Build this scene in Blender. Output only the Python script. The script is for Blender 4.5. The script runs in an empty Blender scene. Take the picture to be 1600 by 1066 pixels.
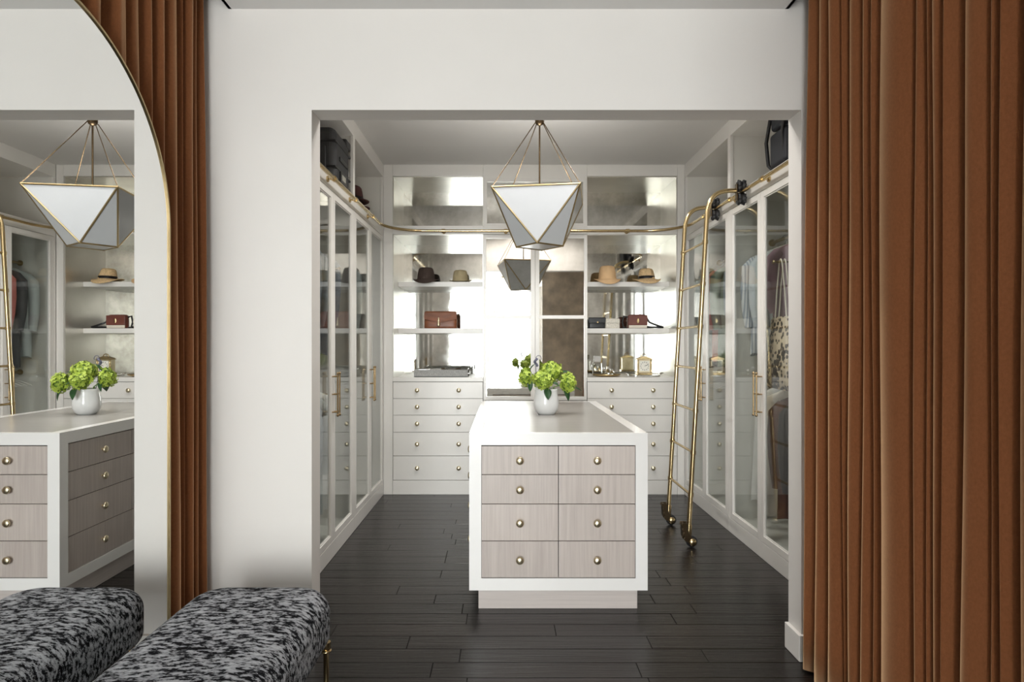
import bpy, math, random
from mathutils import Vector, Matrix, Quaternion
PI = math.pi
rnd = random.Random(7)
S = bpy.context.scene
COL = S.collection

# ------------------------------------------------------------------ camera
# photo pixel -> direction: vanishing point (787, 539), focal length 950 px, eye 1.38 m above the floor
F, VX, VY, EYE = 950.0, 787.0, 539.0, 1.38
cam = bpy.data.cameras.new('camera')
cam.sensor_width = 36.0
cam.lens = F / 1600 * 36
cam.shift_x = (800 - VX) / 1600
cam.shift_y = (VY - 533) / 1600
cam.clip_start = 0.02
co = bpy.data.objects.new('camera', cam)
COL.objects.link(co)
co.location = (0, 0, EYE)
co.rotation_euler = (PI / 2, 0, 0)
S.camera = co

# ------------------------------------------------------------------ daylight
w = bpy.data.worlds.new('world')
S.world = w
w.use_nodes = True
bg = w.node_tree.nodes['Background']
bg.inputs['Color'].default_value = (0.93, 0.97, 1.0, 1)
bg.inputs['Strength'].default_value = 4.0

def area(name, loc, rot, sx, sy, power, col=(1, 1, 1)):
    l = bpy.data.lights.new(name, 'AREA')
    l.shape = 'RECTANGLE'
    l.size, l.size_y, l.energy, l.color = sx, sy, power, col
    o = bpy.data.objects.new(name, l)
    o.location, o.rotation_euler = loc, rot
    COL.objects.link(o)
    return o
WIN = -4.20                          # plane of the window wall
# daylight entering the tall window behind the camera
area('window_daylight', (-0.40, WIN - 0.15, 1.45), (PI / 2, 0, 0), 2.1, 2.75, 400, (0.985, 0.985, 1.0))

DLW = 10.0                            # watts of each fill light added in the closet ceiling

vs = S.view_settings
vs.view_transform = 'Standard'
vs.look = 'None'
vs.exposure = 0.0
vs.gamma = 1.0
vs.use_curve_mapping = False
S.cycles.max_bounces = 14
S.cycles.diffuse_bounces = 6
S.cycles.glossy_bounces = 8
S.cycles.transparent_max_bounces = 24
S.cycles.transmission_bounces = 8
S.cycles.caustics_reflective = True
S.cycles.sample_clamp_indirect = 6.0
S.cycles.blur_glossy = 0.5

# ------------------------------------------------------------------ materials
M = {}

def newmat(name):
    m = bpy.data.materials.new(name)
    m.use_nodes = True
    nt = m.node_tree
    b = nt.nodes['Principled BSDF']
    M[name] = m
    return m, nt, b

def N(nt, typ, **kw):
    n = nt.nodes.new(typ)
    for k, v in kw.items():
        if k.startswith('i_'):
            n.inputs[k[2:].replace('_', ' ')].default_value = v
        else:
            setattr(n, k, v)
    return n

def c4(c):
    return (c[0], c[1], c[2], 1)

def coords(nt, scale=(1, 1, 1), kind='Object'):
    tc = N(nt, 'ShaderNodeTexCoord')
    mp = N(nt, 'ShaderNodeMapping')
    mp.inputs['Scale'].default_value = scale
    nt.links.new(tc.outputs[kind], mp.inputs['Vector'])
    return mp.outputs['Vector']

def noise(nt, vec, scale, detail=3, rough=0.5):
    n = N(nt, 'ShaderNodeTexNoise')
    n.inputs['Scale'].default_value = scale
    n.inputs['Detail'].default_value = detail
    n.inputs['Roughness'].default_value = rough
    nt.links.new(vec, n.inputs['Vector'])
    return n.outputs['Fac']

def ramp(nt, fac, stops):
    r = N(nt, 'ShaderNodeValToRGB')
    e = r.color_ramp.elements
    while len(e) < len(stops):
        e.new(0.5)
    for i, (p, c) in enumerate(stops):
        e[i].position = p
        e[i].color = c4(c) if len(c) == 3 else c
    nt.links.new(fac, r.inputs['Fac'])
    return r.outputs['Color']

def bump(nt, b, h, strength=0.1, dist=0.01):
    n = N(nt, 'ShaderNodeBump')
    n.inputs['Strength'].default_value = strength
    n.inputs['Distance'].default_value = dist
    nt.links.new(h, n.inputs['Height'])
    nt.links.new(n.outputs['Normal'], b.inputs['Normal'])

def paint(name, col, rough=0.5, var=0.03, bs=0.03, scale=6, metallic=0, coat=0, nscale=None, sheen=0, vec=(1, 1, 1)):
    m, nt, b = newmat(name)
    v = coords(nt, vec)
    f = noise(nt, v, scale, 4)
    lo = tuple(max(0, x * (1 - var)) for x in col)
    hi = tuple(min(1, x * (1 + var)) for x in col)
    nt.links.new(ramp(nt, f, [(0.3, lo), (0.7, hi)]), b.inputs['Base Color'])
    b.inputs['Roughness'].default_value = rough
    b.inputs['Metallic'].default_value = metallic
    b.inputs['Coat Weight'].default_value = coat
    b.inputs['Coat Roughness'].default_value = 0.1
    if sheen:
        b.inputs['Sheen Weight'].default_value = sheen
        b.inputs['Sheen Roughness'].default_value = 0.4
        b.inputs['Sheen Tint'].default_value = c4(hi)
    if bs:
        bump(nt, b, noise(nt, v, nscale or scale * 30, 3), bs, 0.004)
    return m

paint('wall_paint', (0.645, 0.618, 0.588), 0.6, 0.012, 0.03, 3, nscale=260)
paint('ceiling_paint', (0.78, 0.775, 0.765), 0.7, 0.012, 0.02, 3, nscale=260)
paint('shaded_ceiling_paint', (0.70, 0.69, 0.675), 0.6, 0.012, 0.02, 3, nscale=260)  # white ceiling paint greyed to stand for the unlit closet
paint('cabinet_paint', (0.76, 0.74, 0.705), 0.3, 0.01, 0.0)
paint('cabinet_inside', (0.70, 0.685, 0.64), 0.45, 0.01, 0.0)
paint('shadow_gap', (0.12, 0.115, 0.105), 0.8, 0.02, 0.0)
paint('white_lacquer', (0.80, 0.785, 0.765), 0.18, 0.006, 0.0, coat=0.3)
paint('brass', (0.66, 0.51, 0.28), 0.2, 0.06, 0.0, 9, metallic=1)
paint('brushed_brass', (0.78, 0.68, 0.48), 0.3, 0.05, 0.02, 12, metallic=1, nscale=300)
paint('aged_brass', (0.42, 0.32, 0.17), 0.32, 0.1, 0.0, 12, metallic=1)
paint('dark_bronze', (0.12, 0.085, 0.05), 0.35, 0.1, 0.0, 12, metallic=1)
paint('silver', (0.75, 0.75, 0.73), 0.18, 0.05, 0.0, 9, metallic=1)
paint('silver_leaf', (0.76, 0.74, 0.68), 0.28, 0.05, 0.01, 4, metallic=0.92, nscale=90)
paint('black_rubber', (0.018, 0.018, 0.02), 0.45, 0.1, 0.0)
paint('porcelain', (0.74, 0.74, 0.735), 0.12, 0.005, 0.0)
paint('milk_glass', (0.535, 0.55, 0.57), 0.16, 0.01, 0.0)
paint('top_inlay', (0.30, 0.29, 0.27), 0.24, 0.05, 0.0, 4, vec=(1, 14, 1))
paint('handle_bronze', (0.50, 0.36, 0.20), 0.25, 0.05, 0.0, 9, metallic=1)
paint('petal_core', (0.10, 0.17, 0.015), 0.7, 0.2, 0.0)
paint('suitcase_shell', (0.030, 0.031, 0.033), 0.55, 0.12, 0.1, 40, nscale=500)
paint('suitcase_trim', (0.012, 0.012, 0.013), 0.4, 0.1, 0.0)
paint('navy_nylon', (0.012, 0.014, 0.022), 0.5, 0.2, 0.08, 20, nscale=300)
paint('burgundy_felt', (0.07, 0.025, 0.022), 0.85, 0.2, 0.1, 20, nscale=300, sheen=0.3)
paint('tan_felt', (0.70, 0.46, 0.25), 0.85, 0.06, 0.1, 14, nscale=400, sheen=0.3)
paint('straw', (0.68, 0.48, 0.26), 0.75, 0.18, 0.4, 60, nscale=220)
paint('beige_felt', (0.45, 0.37, 0.22), 0.85, 0.08, 0.1, 14, nscale=400, sheen=0.3)
paint('brown_felt', (0.05, 0.032, 0.025), 0.85, 0.12, 0.1, 14, nscale=400, sheen=0.3)
paint('black_ribbon', (0.012, 0.01, 0.01), 0.5, 0.1, 0.1)
paint('cognac_leather', (0.20, 0.066, 0.026), 0.38, 0.35, 0.12, 7, nscale=120, vec=(1, 1, 2.5))
paint('maroon_leather', (0.15, 0.042, 0.028), 0.38, 0.12, 0.12, 9, nscale=160)
paint('black_leather', (0.016, 0.016, 0.018), 0.35, 0.15, 0.12, 9, nscale=160)
paint('cream_weave', (0.68, 0.64, 0.56), 0.8, 0.16, 0.5, 90, nscale=180)
paint('cream_leather', (0.70, 0.64, 0.55), 0.5, 0.04, 0.1, 9, nscale=160)
paint('grey_linen', (0.33, 0.33, 0.32), 0.8, 0.35, 0.3, 120, nscale=260, vec=(3, 3, 0.4))
paint('clock_face', (0.80, 0.78, 0.70), 0.4, 0.02, 0.0)
paint('black_ink', (0.01, 0.01, 0.01), 0.5, 0.02, 0.0)
paint('leaf_green', (0.018, 0.06, 0.018), 0.4, 0.35, 0.2, 30, nscale=80)
paint('stem_green', (0.12, 0.22, 0.05), 0.5, 0.2, 0.0)
paint('purple_bud', (0.10, 0.10, 0.15), 0.6, 0.2, 0.0)
paint('concrete', (0.78, 0.67, 0.53), 0.7, 0.28, 0.2, 4.0, nscale=40)
paint('hanger_wood', (0.72, 0.70, 0.66), 0.5, 0.08, 0.0)
paint('hanger_dark', (0.10, 0.08, 0.07), 0.5, 0.08, 0.0)
for nm, cl in dict(mauve=(0.34, 0.20, 0.26), slate=(0.14, 0.16, 0.20), cream=(0.62, 0.56, 0.48), rust=(0.16, 0.062, 0.042),
                   black=(0.014, 0.014, 0.017), pale_blue=(0.50, 0.54, 0.58), charcoal=(0.055, 0.057, 0.065), coral=(0.55, 0.17, 0.15),
                   sage=(0.22, 0.28, 0.22), light_grey=(0.42, 0.46, 0.46), denim=(0.12, 0.15, 0.20), washed_denim=(0.24, 0.28, 0.33),
                   white=(0.74, 0.74, 0.72)).items():
    paint('cloth_' + nm, cl, 0.85, 0.10, 0.25, 8, nscale=350, sheen=0.15)

# velvet
m, nt, b = newmat('velvet')
v = coords(nt, (1, 1, 0.6))
f = noise(nt, v, 160, 4, 0.7)
nt.links.new(ramp(nt, f, [(0.25, (0.145, 0.050, 0.017)), (0.75, (0.20, 0.072, 0.026))]), b.inputs['Base Color'])
b.inputs['Roughness'].default_value = 0.85
b.inputs['Specular IOR Level'].default_value = 0.15
b.inputs['Sheen Weight'].default_value = 1.0
b.inputs['Sheen Roughness'].default_value = 0.46
b.inputs['Sheen Tint'].default_value = (1.0, 0.66, 0.38, 1)
bump(nt, b, noise(nt, coords(nt), 420, 2), 0.15, 0.003)

# mirror
m, nt, b = newmat('mirror_glass')
f = noise(nt, coords(nt), 2, 2)
nt.links.new(ramp(nt, f, [(0.0, (0.90, 0.91, 0.905)), (1.0, (0.91, 0.92, 0.915))]), b.inputs['Base Color'])
b.inputs['Metallic'].default_value = 1
b.inputs['Roughness'].default_value = 0.0

# antiqued mirror
def antique(name, lo, hi, sc, rlo, rhi):
    m, nt, b = newmat(name)
    v = coords(nt)
    f = noise(nt, v, sc, 8, 0.62)
    nt.links.new(ramp(nt, f, [(0.36, lo), (0.50, tuple((a + c) / 2 for a, c in zip(lo, hi))), (0.66, hi)]), b.inputs['Base Color'])
    r = ramp(nt, f, [(0.35, (rhi,) * 3), (0.65, (rlo,) * 3)])
    nt.links.new(r, b.inputs['Roughness'])
    b.inputs['Metallic'].default_value = 1
antique('antique_mirror', (0.50, 0.50, 0.46), (0.80, 0.80, 0.77), 5, 0.01, 0.08)
antique('smoky_mirror', (0.74, 0.73, 0.69), (0.92, 0.91, 0.88), 6, 0.0, 0.04)

# clear glass pane (thin)
m, nt, b = newmat('clear_glass')
nt.nodes.remove(b)
tr = N(nt, 'ShaderNodeBsdfTransparent')
tr.inputs['Color'].default_value = (0.95, 0.965, 0.955, 1)
gl = N(nt, 'ShaderNodeBsdfGlossy')
gl.inputs['Roughness'].default_value = 0.0
fr = N(nt, 'ShaderNodeFresnel')
ge = N(nt, 'ShaderNodeNewGeometry')
io = N(nt, 'ShaderNodeMapRange')
io.inputs['To Min'].default_value = 1.5
io.inputs['To Max'].default_value = 1 / 1.5
nt.links.new(ge.outputs['Backfacing'], io.inputs['Value'])
nt.links.new(io.outputs['Result'], fr.inputs['IOR'])
mx = N(nt, 'ShaderNodeMixShader')
nt.links.new(fr.outputs[0], mx.inputs[0])
nt.links.new(tr.outputs[0], mx.inputs[1])
nt.links.new(gl.outputs[0], mx.inputs[2])
nt.links.new(mx.outputs[0], nt.nodes['Material Output'].inputs['Surface'])

# solid glass (bottles)
m, nt, b = newmat('bottle_glass')
b.inputs['Transmission Weight'].default_value = 1
b.inputs['Roughness'].default_value = 0.02
b.inputs['Base Color'].default_value = (0.93, 0.96, 0.94, 1)

# timber
def wood(name, lo, hi, scale_vec, rough, bs, sc=6, randv=0.0, coat=0.0):
    m, nt, b = newmat(name)
    v = coords(nt, scale_vec)
    if randv:
        oi = N(nt, 'ShaderNodeObjectInfo')
        ad = N(nt, 'ShaderNodeVectorMath', operation='MULTIPLY_ADD')
        nt.links.new(oi.outputs['Random'], ad.inputs[0])
        ad.inputs[1].default_value = (37, 91, 53)
        nt.links.new(v, ad.inputs[2])
        v = ad.outputs[0]
    f = noise(nt, v, sc, 6, 0.6)
    colr = ramp(nt, f, [(0.3, lo), (0.7, hi)])
    if randv:
        mu = N(nt, 'ShaderNodeMath', operation='MULTIPLY_ADD')
        nt.links.new(oi.outputs['Random'], mu.inputs[0])
        mu.inputs[1].default_value = 2 * randv
        mu.inputs[2].default_value = 1 - randv
        hs = N(nt, 'ShaderNodeHueSaturation')
        nt.links.new(mu.outputs[0], hs.inputs['Value'])
        nt.links.new(colr, hs.inputs['Color'])
        colr = hs.outputs['Color']
    nt.links.new(colr, b.inputs['Base Color'])
    b.inputs['Roughness'].default_value = rough
    b.inputs['Coat Weight'].default_value = coat
    b.inputs['Coat Roughness'].default_value = 0.25
    if bs:
        bump(nt, b, f, bs, 0.01)
    return nt, b
wood('espresso_plank', (0.005, 0.0038, 0.0033), (0.016, 0.0122, 0.0105), (0.7, 16, 4), 0.27, 0.22, 4, 0.35)
wood('taupe_veneer', (0.42, 0.36, 0.33), (0.52, 0.46, 0.42), (26, 26, 0.8), 0.42, 0.03, 3, 0.06)
wood('taupe_veneer_long', (0.46, 0.41, 0.385), (0.54, 0.485, 0.455), (0.8, 0.8, 26), 0.42, 0.03, 3, 0.04)
nt, b = wood('room_floor', (0.005, 0.0038, 0.0033), (0.016, 0.0122, 0.0105), (0.7, 16, 4), 0.33, 0.2, 4)

# bench chenille: pale threads with broken black flecks
m, nt, b = newmat('flecked_chenille')
v1 = coords(nt, (27, 74, 50))
f1 = noise(nt, v1, 1.0, 3, 0.6)
v2 = coords(nt, (90, 330, 260))
f2 = noise(nt, v2, 1.0, 2, 0.6)
v3 = coords(nt, (9, 11, 9))
f3 = noise(nt, v3, 1.0, 2, 0.5)
a1 = N(nt, 'ShaderNodeMath', operation='MULTIPLY_ADD')
nt.links.new(f2, a1.inputs[0]); a1.inputs[1].default_value = 0.42; nt.links.new(f1, a1.inputs[2])
a2 = N(nt, 'ShaderNodeMath', operation='MULTIPLY_ADD')
nt.links.new(f3, a2.inputs[0]); a2.inputs[1].default_value = 0.28; nt.links.new(a1.outputs[0], a2.inputs[2])
nt.links.new(ramp(nt, a2.outputs[0], [(0.66, (0.37, 0.38, 0.40)), (0.835, (0.22, 0.225, 0.24)), (0.892, (0.010, 0.010, 0.013)), (0.99, (0.004, 0.004, 0.005))]), b.inputs['Base Color'])
b.inputs['Roughness'].default_value = 0.95
b.inputs['Specular IOR Level'].default_value = 0.1
bump(nt, b, f2, 0.5, 0.006)

# hydrangea petals
m, nt, b = newmat('hydrangea_petal')
f = noise(nt, coords(nt), 28, 3)
nt.links.new(ramp(nt, f, [(0.3, (0.20, 0.30, 0.018)), (0.7, (0.42, 0.52, 0.075))]), b.inputs['Base Color'])
b.inputs['Roughness'].default_value = 0.6
b.inputs['Subsurface Weight'].default_value = 0.0

# printed tote
m, nt, b = newmat('animal_print')
v = coords(nt, (1, 1, 1))
vo = N(nt, 'ShaderNodeTexVoronoi')
vo.inputs['Scale'].default_value = 34
nt.links.new(v, vo.inputs['Vector'])
nz = noise(nt, v, 6, 2)
ad = N(nt, 'ShaderNodeMath', operation='MULTIPLY_ADD')
nt.links.new(nz, ad.inputs[0]); ad.inputs[1].default_value = -0.9; nt.links.new(vo.outputs['Distance'], ad.inputs[2])
nt.links.new(ramp(nt, ad.outputs[0], [(0.0, (0.025, 0.015, 0.012)), (0.03, (0.05, 0.03, 0.02)), (0.07, (0.62, 0.50, 0.36)), (0.6, (0.66, 0.56, 0.42))]), b.inputs['Base Color'])
b.inputs['Roughness'].default_value = 0.7
# striped shirt cloth
m, nt, b = newmat('cloth_stripe')
wv = N(nt, 'ShaderNodeTexWave')
wv.inputs['Scale'].default_value = 18
nt.links.new(coords(nt, (1, 1, 1)), wv.inputs['Vector'])
nt.links.new(ramp(nt, wv.outputs['Fac'], [(0.4, (0.60, 0.62, 0.64)), (0.6, (0.30, 0.34, 0.40))]), b.inputs['Base Color'])
b.inputs['Roughness'].default_value = 0.85

# ------------------------------------------------------------------ mesh helpers
WORLD = {}

class MB:
    def __init__(s):
        s.v, s.f, s.sm = [], [], []
    def add(s, vs_, fs, smooth=False):
        o = len(s.v)
        s.v += [tuple(p) for p in vs_]
        for f in fs:
            s.f.append(tuple(i + o for i in f)); s.sm.append(smooth)
        return s
    def box(s, x0, x1, y0, y1, z0, z1):
        x0, x1 = min(x0, x1), max(x0, x1); y0, y1 = min(y0, y1), max(y0, y1); z0, z1 = min(z0, z1), max(z0, z1)
        return s.add([(x0, y0, z0), (x1, y0, z0), (x1, y1, z0), (x0, y1, z0), (x0, y0, z1), (x1, y0, z1), (x1, y1, z1), (x0, y1, z1)],
                     [(0, 3, 2, 1), (4, 5, 6, 7), (0, 1, 5, 4), (1, 2, 6, 5), (2, 3, 7, 6), (3, 0, 4, 7)])
    def chamfer_box(s, x0, x1, y0, y1, z0, z1, c):
        # lower body with a chamfered top face: 10 faces
        vs_ = [(x0, y0, z0), (x1, y0, z0), (x1, y1, z0), (x0, y1, z0), (x0, y0, z1 - c), (x1, y0, z1 - c), (x1, y1, z1 - c), (x0, y1, z1 - c),
               (x0 + c, y0 + c, z1), (x1 - c, y0 + c, z1), (x1 - c, y1 - c, z1), (x0 + c, y1 - c, z1)]
        fs = [(0, 3, 2, 1), (8, 9, 10, 11)]
        for i in range(4):
            j = (i + 1) % 4
            fs += [(i, j, 4 + j, 4 + i), (4 + i, 4 + j, 8 + j, 8 + i)]
        return s.add(vs_, fs)
    def loft(s, rings, cap=True, smooth=True, closed=True):
        n = len(rings[0]); o = []
        for r in rings: o += list(r)
        fs = []
        for k in range(len(rings) - 1):
            for i in range(n if closed else n - 1):
                j = (i + 1) % n
                fs.append((k * n + i, k * n + j, (k + 1) * n + j, (k + 1) * n + i))
        s.add(o, fs, smooth)
        if cap and closed:
            s.add(rings[0], [tuple(range(n - 1, -1, -1))]); s.add(rings[-1], [tuple(range(n))])
        return s
    def tube(s, pts, r, n=12, cap=True):
        pts = [Vector(p) for p in pts]
        rs = r if isinstance(r, (list, tuple)) else [r] * len(pts)
        t = (pts[1] - pts[0]).normalized()
        u = t.orthogonal().normalized()
        rings = []
        for i, p in enumerate(pts):
            a = pts[max(i - 1, 0)]; c = pts[min(i + 1, len(pts) - 1)]
            t2 = (c - a).normalized()
            q = t.rotation_difference(t2); u = q @ u; t = t2
            w_ = t.cross(u).normalized()
            rings.append([p + rs[i] * (math.cos(2 * PI * k / n) * u + math.sin(2 * PI * k / n) * w_) for k in range(n)])
        return s.loft(rings, cap)
    def lathe(s, prof, c=(0, 0, 0), n=24, axis='z', cap=True):
        rings = []
        for r, h in prof:
            ring = []
            for k in range(n):
                a = 2 * PI * k / n
                p, q = r * math.cos(a), r * math.sin(a)
                if axis == 'z': ring.append((c[0] + p, c[1] + q, c[2] + h))
                elif axis == 'x': ring.append((c[0] + h, c[1] + p, c[2] + q))
                else: ring.append((c[0] + q, c[1] + h, c[2] + p))
            rings.append(ring)
        return s.loft(rings, cap)
    def prism(s, poly, off):
        # polygon (3-D points) extruded by vector off
        n = len(poly); off = Vector(off)
        a = [Vector(p) for p in poly]; b_ = [p + off for p in a]
        return s.add(a + b_, [tuple(range(n - 1, -1, -1)), tuple(range(n, 2 * n))] + [(i, (i + 1) % n, n + (i + 1) % n, n + i) for i in range(n)])
    def mesh(s, name, mat, origin=(0, 0, 0)):
        me = bpy.data.meshes.new(name)
        ox, oy, oz = origin
        me.from_pydata([(x - ox, y - oy, z - oz) for x, y, z in s.v], [], s.f)
        me.polygons.foreach_set('use_smooth', s.sm)
        me.materials.append(M[mat])
        me.validate(); me.update()
        import bmesh
        bm = bmesh.new(); bm.from_mesh(me)
        bmesh.ops.recalc_face_normals(bm, faces=bm.faces)
        bm.to_mesh(me); bm.free()
        return me
    def center(s):
        xs, ys, zs = zip(*s.v)
        return ((min(xs) + max(xs)) / 2, (min(ys) + max(ys)) / 2, (min(zs) + max(zs)) / 2)
    def build(s, name, mat, parent=None, bev=0.0, seg=2, origin=None):
        o = origin or s.center()
        return link(name, s.mesh(name, mat, o), parent, o, bev, seg)

def link(name, me, parent=None, loc=(0, 0, 0), bev=0.0, seg=2):
    o = bpy.data.objects.new(name, me)
    COL.objects.link(o)
    o.location = loc
    WORLD[o.name] = Vector(loc)
    if parent:
        o.parent = parent
        o.location = Vector(loc) - WORLD[parent.name]
    if bev:
        md = o.modifiers.new('soft_edges', 'BEVEL')
        md.width, md.segments, md.limit_method, md.angle_limit = bev, seg, 'ANGLE', math.radians(40)
    return o

def tag(o, label, cat=None, group=None, kind=None):
    o['label'] = label
    if cat: o['category'] = cat
    if group: o['group'] = group
    if kind: o['kind'] = kind
    return o

def thing(name, loc, label, cat, group=None):
    o = bpy.data.objects.new(name, None)
    COL.objects.link(o)
    o.empty_display_size = 0.1
    o.location = loc
    WORLD[o.name] = Vector(loc)
    return tag(o, label, cat, group)

def struct(mb, name, mat, label, cat, parent=None, bev=0.0):
    return tag(mb.build(name, mat, parent, bev), label, cat, None, 'structure')

def arc(c, r, a0, a1, n, ax1, ax2):
    c, ax1, ax2 = Vector(c), Vector(ax1), Vector(ax2)
    return [c + r * (math.cos(a0 + (a1 - a0) * k / n) * ax1 + math.sin(a0 + (a1 - a0) * k / n) * ax2) for k in range(n + 1)]

# ------------------------------------------------------------------ key planes (metres)
WY0, WY1 = 2.66, 2.78                 # wall between room and closet
OX0, OX1, OZ = -0.84, 1.302, 2.408    # the wide opening in it
LX, RX = -1.107, 1.667                # wardrobe faces
BY = 5.60                             # face of the back cabinets
NB = 6.19                             # niche mirrors
CH = 3.04                             # closet ceiling
RH = 2.85                             # room ceiling
CD = 0.60                             # wardrobe depth

# ------------------------------------------------------------------ setting
fl = MB()
fl.box(-1.75, 2.30, 2.28, 6.30, -0.10, -0.012)
fl.box(-1.75, 2.30, WIN - 0.15, 2.28, -0.10, 0.0)
floor = struct(fl, 'floor', 'room_floor', 'dark espresso timber plank floor', 'floor')
row_h = 0.12
y = 2.28
ri = 0
while y < 5.60:
    y1 = min(y + row_h, 5.61)
    xa, xb = (-1.50, 1.55) if y < WY0 - 0.06 else (LX - 0.0, RX + 0.0)
    if WY0 - 0.06 <= y < WY1: xa, xb = OX0 - 0.05, OX1 + 0.05
    x = xa - rnd.uniform(0, 0.8)
    while x < xb:
        L = rnd.uniform(0.65, 1.45)
        p0, p1 = max(x, xa), min(x + L, xb)
        if xb - p1 < 0.12: p1 = xb; L = 9
        if p1 - p0 > 0.05:
            MB().chamfer_box(p0 + 0.0008, p1 - 0.0008, y + 0.0008, y1 - 0.0008, -0.012, rnd.uniform(-0.0005, 0.0003), 0.0018).build('plank', 'espresso_plank', floor)
        x += L
    y += row_h; ri += 1

wf = MB()
wf.box(-1.75, OX0, WY0, WY1, 0, 3.10).box(OX1, 2.30, WY0, WY1, 0, 3.10).box(OX0, OX1, WY0, WY1, OZ, 3.10)
struct(wf, 'wall_front', 'wall_paint', 'off-white plaster wall with a wide cased opening into the closet', 'wall')
struct(MB().box(-1.56, -1.50, WIN - 0.15, WY0, 0, 3.10), 'wall_left', 'wall_paint', 'off-white wall behind the velvet curtain', 'wall')
struct(MB().box(1.55, 1.61, WIN - 0.15, WY0, 0, 3.10), 'wall_right', 'wall_paint', 'off-white wall behind the long velvet curtain', 'wall')
struct(MB().box(0.72, 1.55, -0.30, -0.15, 0, RH), 'wall_partition', 'concrete', 'mottled beige plaster partition, seen only in the mirrored doors', 'wall')
struct(MB().box(0.72, 1.55, WIN - 0.15, WIN, 0, RH), 'wall_rear', 'wall_paint', 'off-white wall beside the tall window', 'wall')
struct(MB().box(-1.204, 1.246, WIN - 0.15, WY0, RH, RH + 0.06).box(-1.204, -1.19, WIN - 0.15, WY0, RH, 3.10).box(1.232, 1.246, WIN - 0.15, WY0, RH, 3.10)
       .box(-1.56, -1.204, WIN - 0.15, WY0, 3.06, 3.10).box(1.246, 1.61, WIN - 0.15, WY0, 3.06, 3.10),
       'ceiling', 'ceiling_paint', 'white room ceiling with recessed curtain pockets along both sides', 'ceiling')
struct(MB().box(-1.75, 2.30, WY1, 6.30, CH, CH + 0.06), 'ceiling', 'shaded_ceiling_paint', 'white ceiling of the closet, shade greyed into its colour', 'ceiling')
struct(MB().box(-1.75, -1.712, WY1, 6.30, 0, CH), 'wall_left', 'wall_paint', 'closet side wall behind the wardrobes opposite the ladder', 'wall')
struct(MB().box(2.272, 2.30, WY1, 6.30, 0, CH), 'wall_right', 'wall_paint', 'closet side wall behind the wardrobes with the ladder', 'wall')
struct(MB().box(-1.75, 2.30, 6.24, 6.30, 0, CH), 'wall_back', 'wall_paint', 'closet end wall behind the mirrored niches', 'wall')

# tall window behind the camera
win = struct(MB().box(-1.50, -1.44, WIN - 0.08, WIN - 0.02, 0, RH).box(0.66, 0.72, WIN - 0.08, WIN - 0.02, 0, RH).box(-1.44, 0.66, WIN - 0.08, WIN - 0.02, RH - 0.06, RH).box(-1.44, 0.66, WIN - 0.08, WIN - 0.02, 0, 0.08)
             .box(-0.42, -0.36, WIN - 0.08, WIN - 0.02, 0.08, RH - 0.06), 'window_1', 'cabinet_paint', 'tall floor-to-ceiling window with white frame', 'window')
MB().box(-1.44, -0.42, WIN - 0.052, WIN - 0.048, 0.08, RH - 0.06).build('pane', 'clear_glass', win)
MB().box(-0.36, 0.66, WIN - 0.052, WIN - 0.048, 0.08, RH - 0.06).build('pane', 'clear_glass', win)

# baseboards
def baseboard(name, boxes, label):
    mb = MB()
    for bx in boxes: mb.box(*bx)
    return struct(mb, name, 'wall_paint', label, 'baseboard', None, 0.003)
baseboard('baseboard_right', [(OX1 - 0.018, OX1 + 0.0, WY0 - 0.018, WY1, 0, 0.115), (OX1, 1.55, WY0 - 0.018, WY0, 0, 0.115)], 'white baseboard wrapping the opening edge beside the long curtain')
baseboard('baseboard_left', [(OX0, OX0 + 0.018, WY0 - 0.018, WY1, 0, 0.115), (-1.50, OX0, WY0 - 0.018, WY0, 0, 0.115)], 'white baseboard wrapping the opening edge behind the bench')

# ------------------------------------------------------------------ curtains
def curtain(x0, y1, widths, z0, z1, side, seed, label, cap=9.0, cap_y=9.0):
    # pleats listed from the end by the closet wall towards the room
    r = random.Random(seed)
    amps = [min(0.055, 0.020 + 0.28 * w_) * r.uniform(0.75, 1.15) for w_ in widths]
    lean = [r.uniform(-0.02, 0.02) for _ in widths] + [0]
    sharp = [r.uniform(0.55, 1.0) for _ in widths]
    off = [r.uniform(-0.012, 0.012) for _ in widths] + [0]
    sub, nz = 18, 16
    rows = []
    for k in range(nz + 1):
        t = k / nz
        z = z0 + (z1 - z0) * t
        row = []
        yy = y1
        for i, wd in enumerate(widths):
            for q in range(sub):
                s_ = q / sub
                am = amps[i] * (1.0 - 0.25 * t)
                dx = am * (2 * math.sin(PI * s_) ** sharp[i] - 1) + off[i] * (1 - s_) + off[i + 1] * s_
                l = (lean[i] * (1 - s_) + lean[i + 1] * s_) * (1 - t) ** 1.3
                yo = yy - wd * (s_ + 0.10 * math.sin(2 * PI * s_) * math.sin(2.3 * i + 1))
                dx += 0.004 * math.sin(4 * t + i * 1.7) + 0.0025 * math.sin(9 * t + 5 * s_ + i)
                if yy < cap_y: dx = min(dx, cap)
                row.append((x0 - side * dx, min(yo + l, y1 + 0.012), z))
            yy -= wd
        rows.append(row)
    mb = MB()
    mb.loft(rows, cap=False, closed=False)
    o = mb.build('curtain', 'velvet')
    md = o.modifiers.new('cloth', 'SOLIDIFY'); md.thickness = 0.004
    return tag(o, label, 'curtain')
rw = [0.105, 0.09, 0.085, 0.03, 0.085, 0.06, 0.06, 0.15, 0.06, 0.038, 0.05, 0.065, 0.10, 0.022, 0.062, 0.085, 0.05, 0.11, 0.07, 0.12, 0.06]
rw = rw[:-4]
curtain(1.312, 2.605, rw, 0.012, 3.0, 1, 11, 'long rust velvet curtain falling in folds beside the closet opening, no mirror before it')
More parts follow.
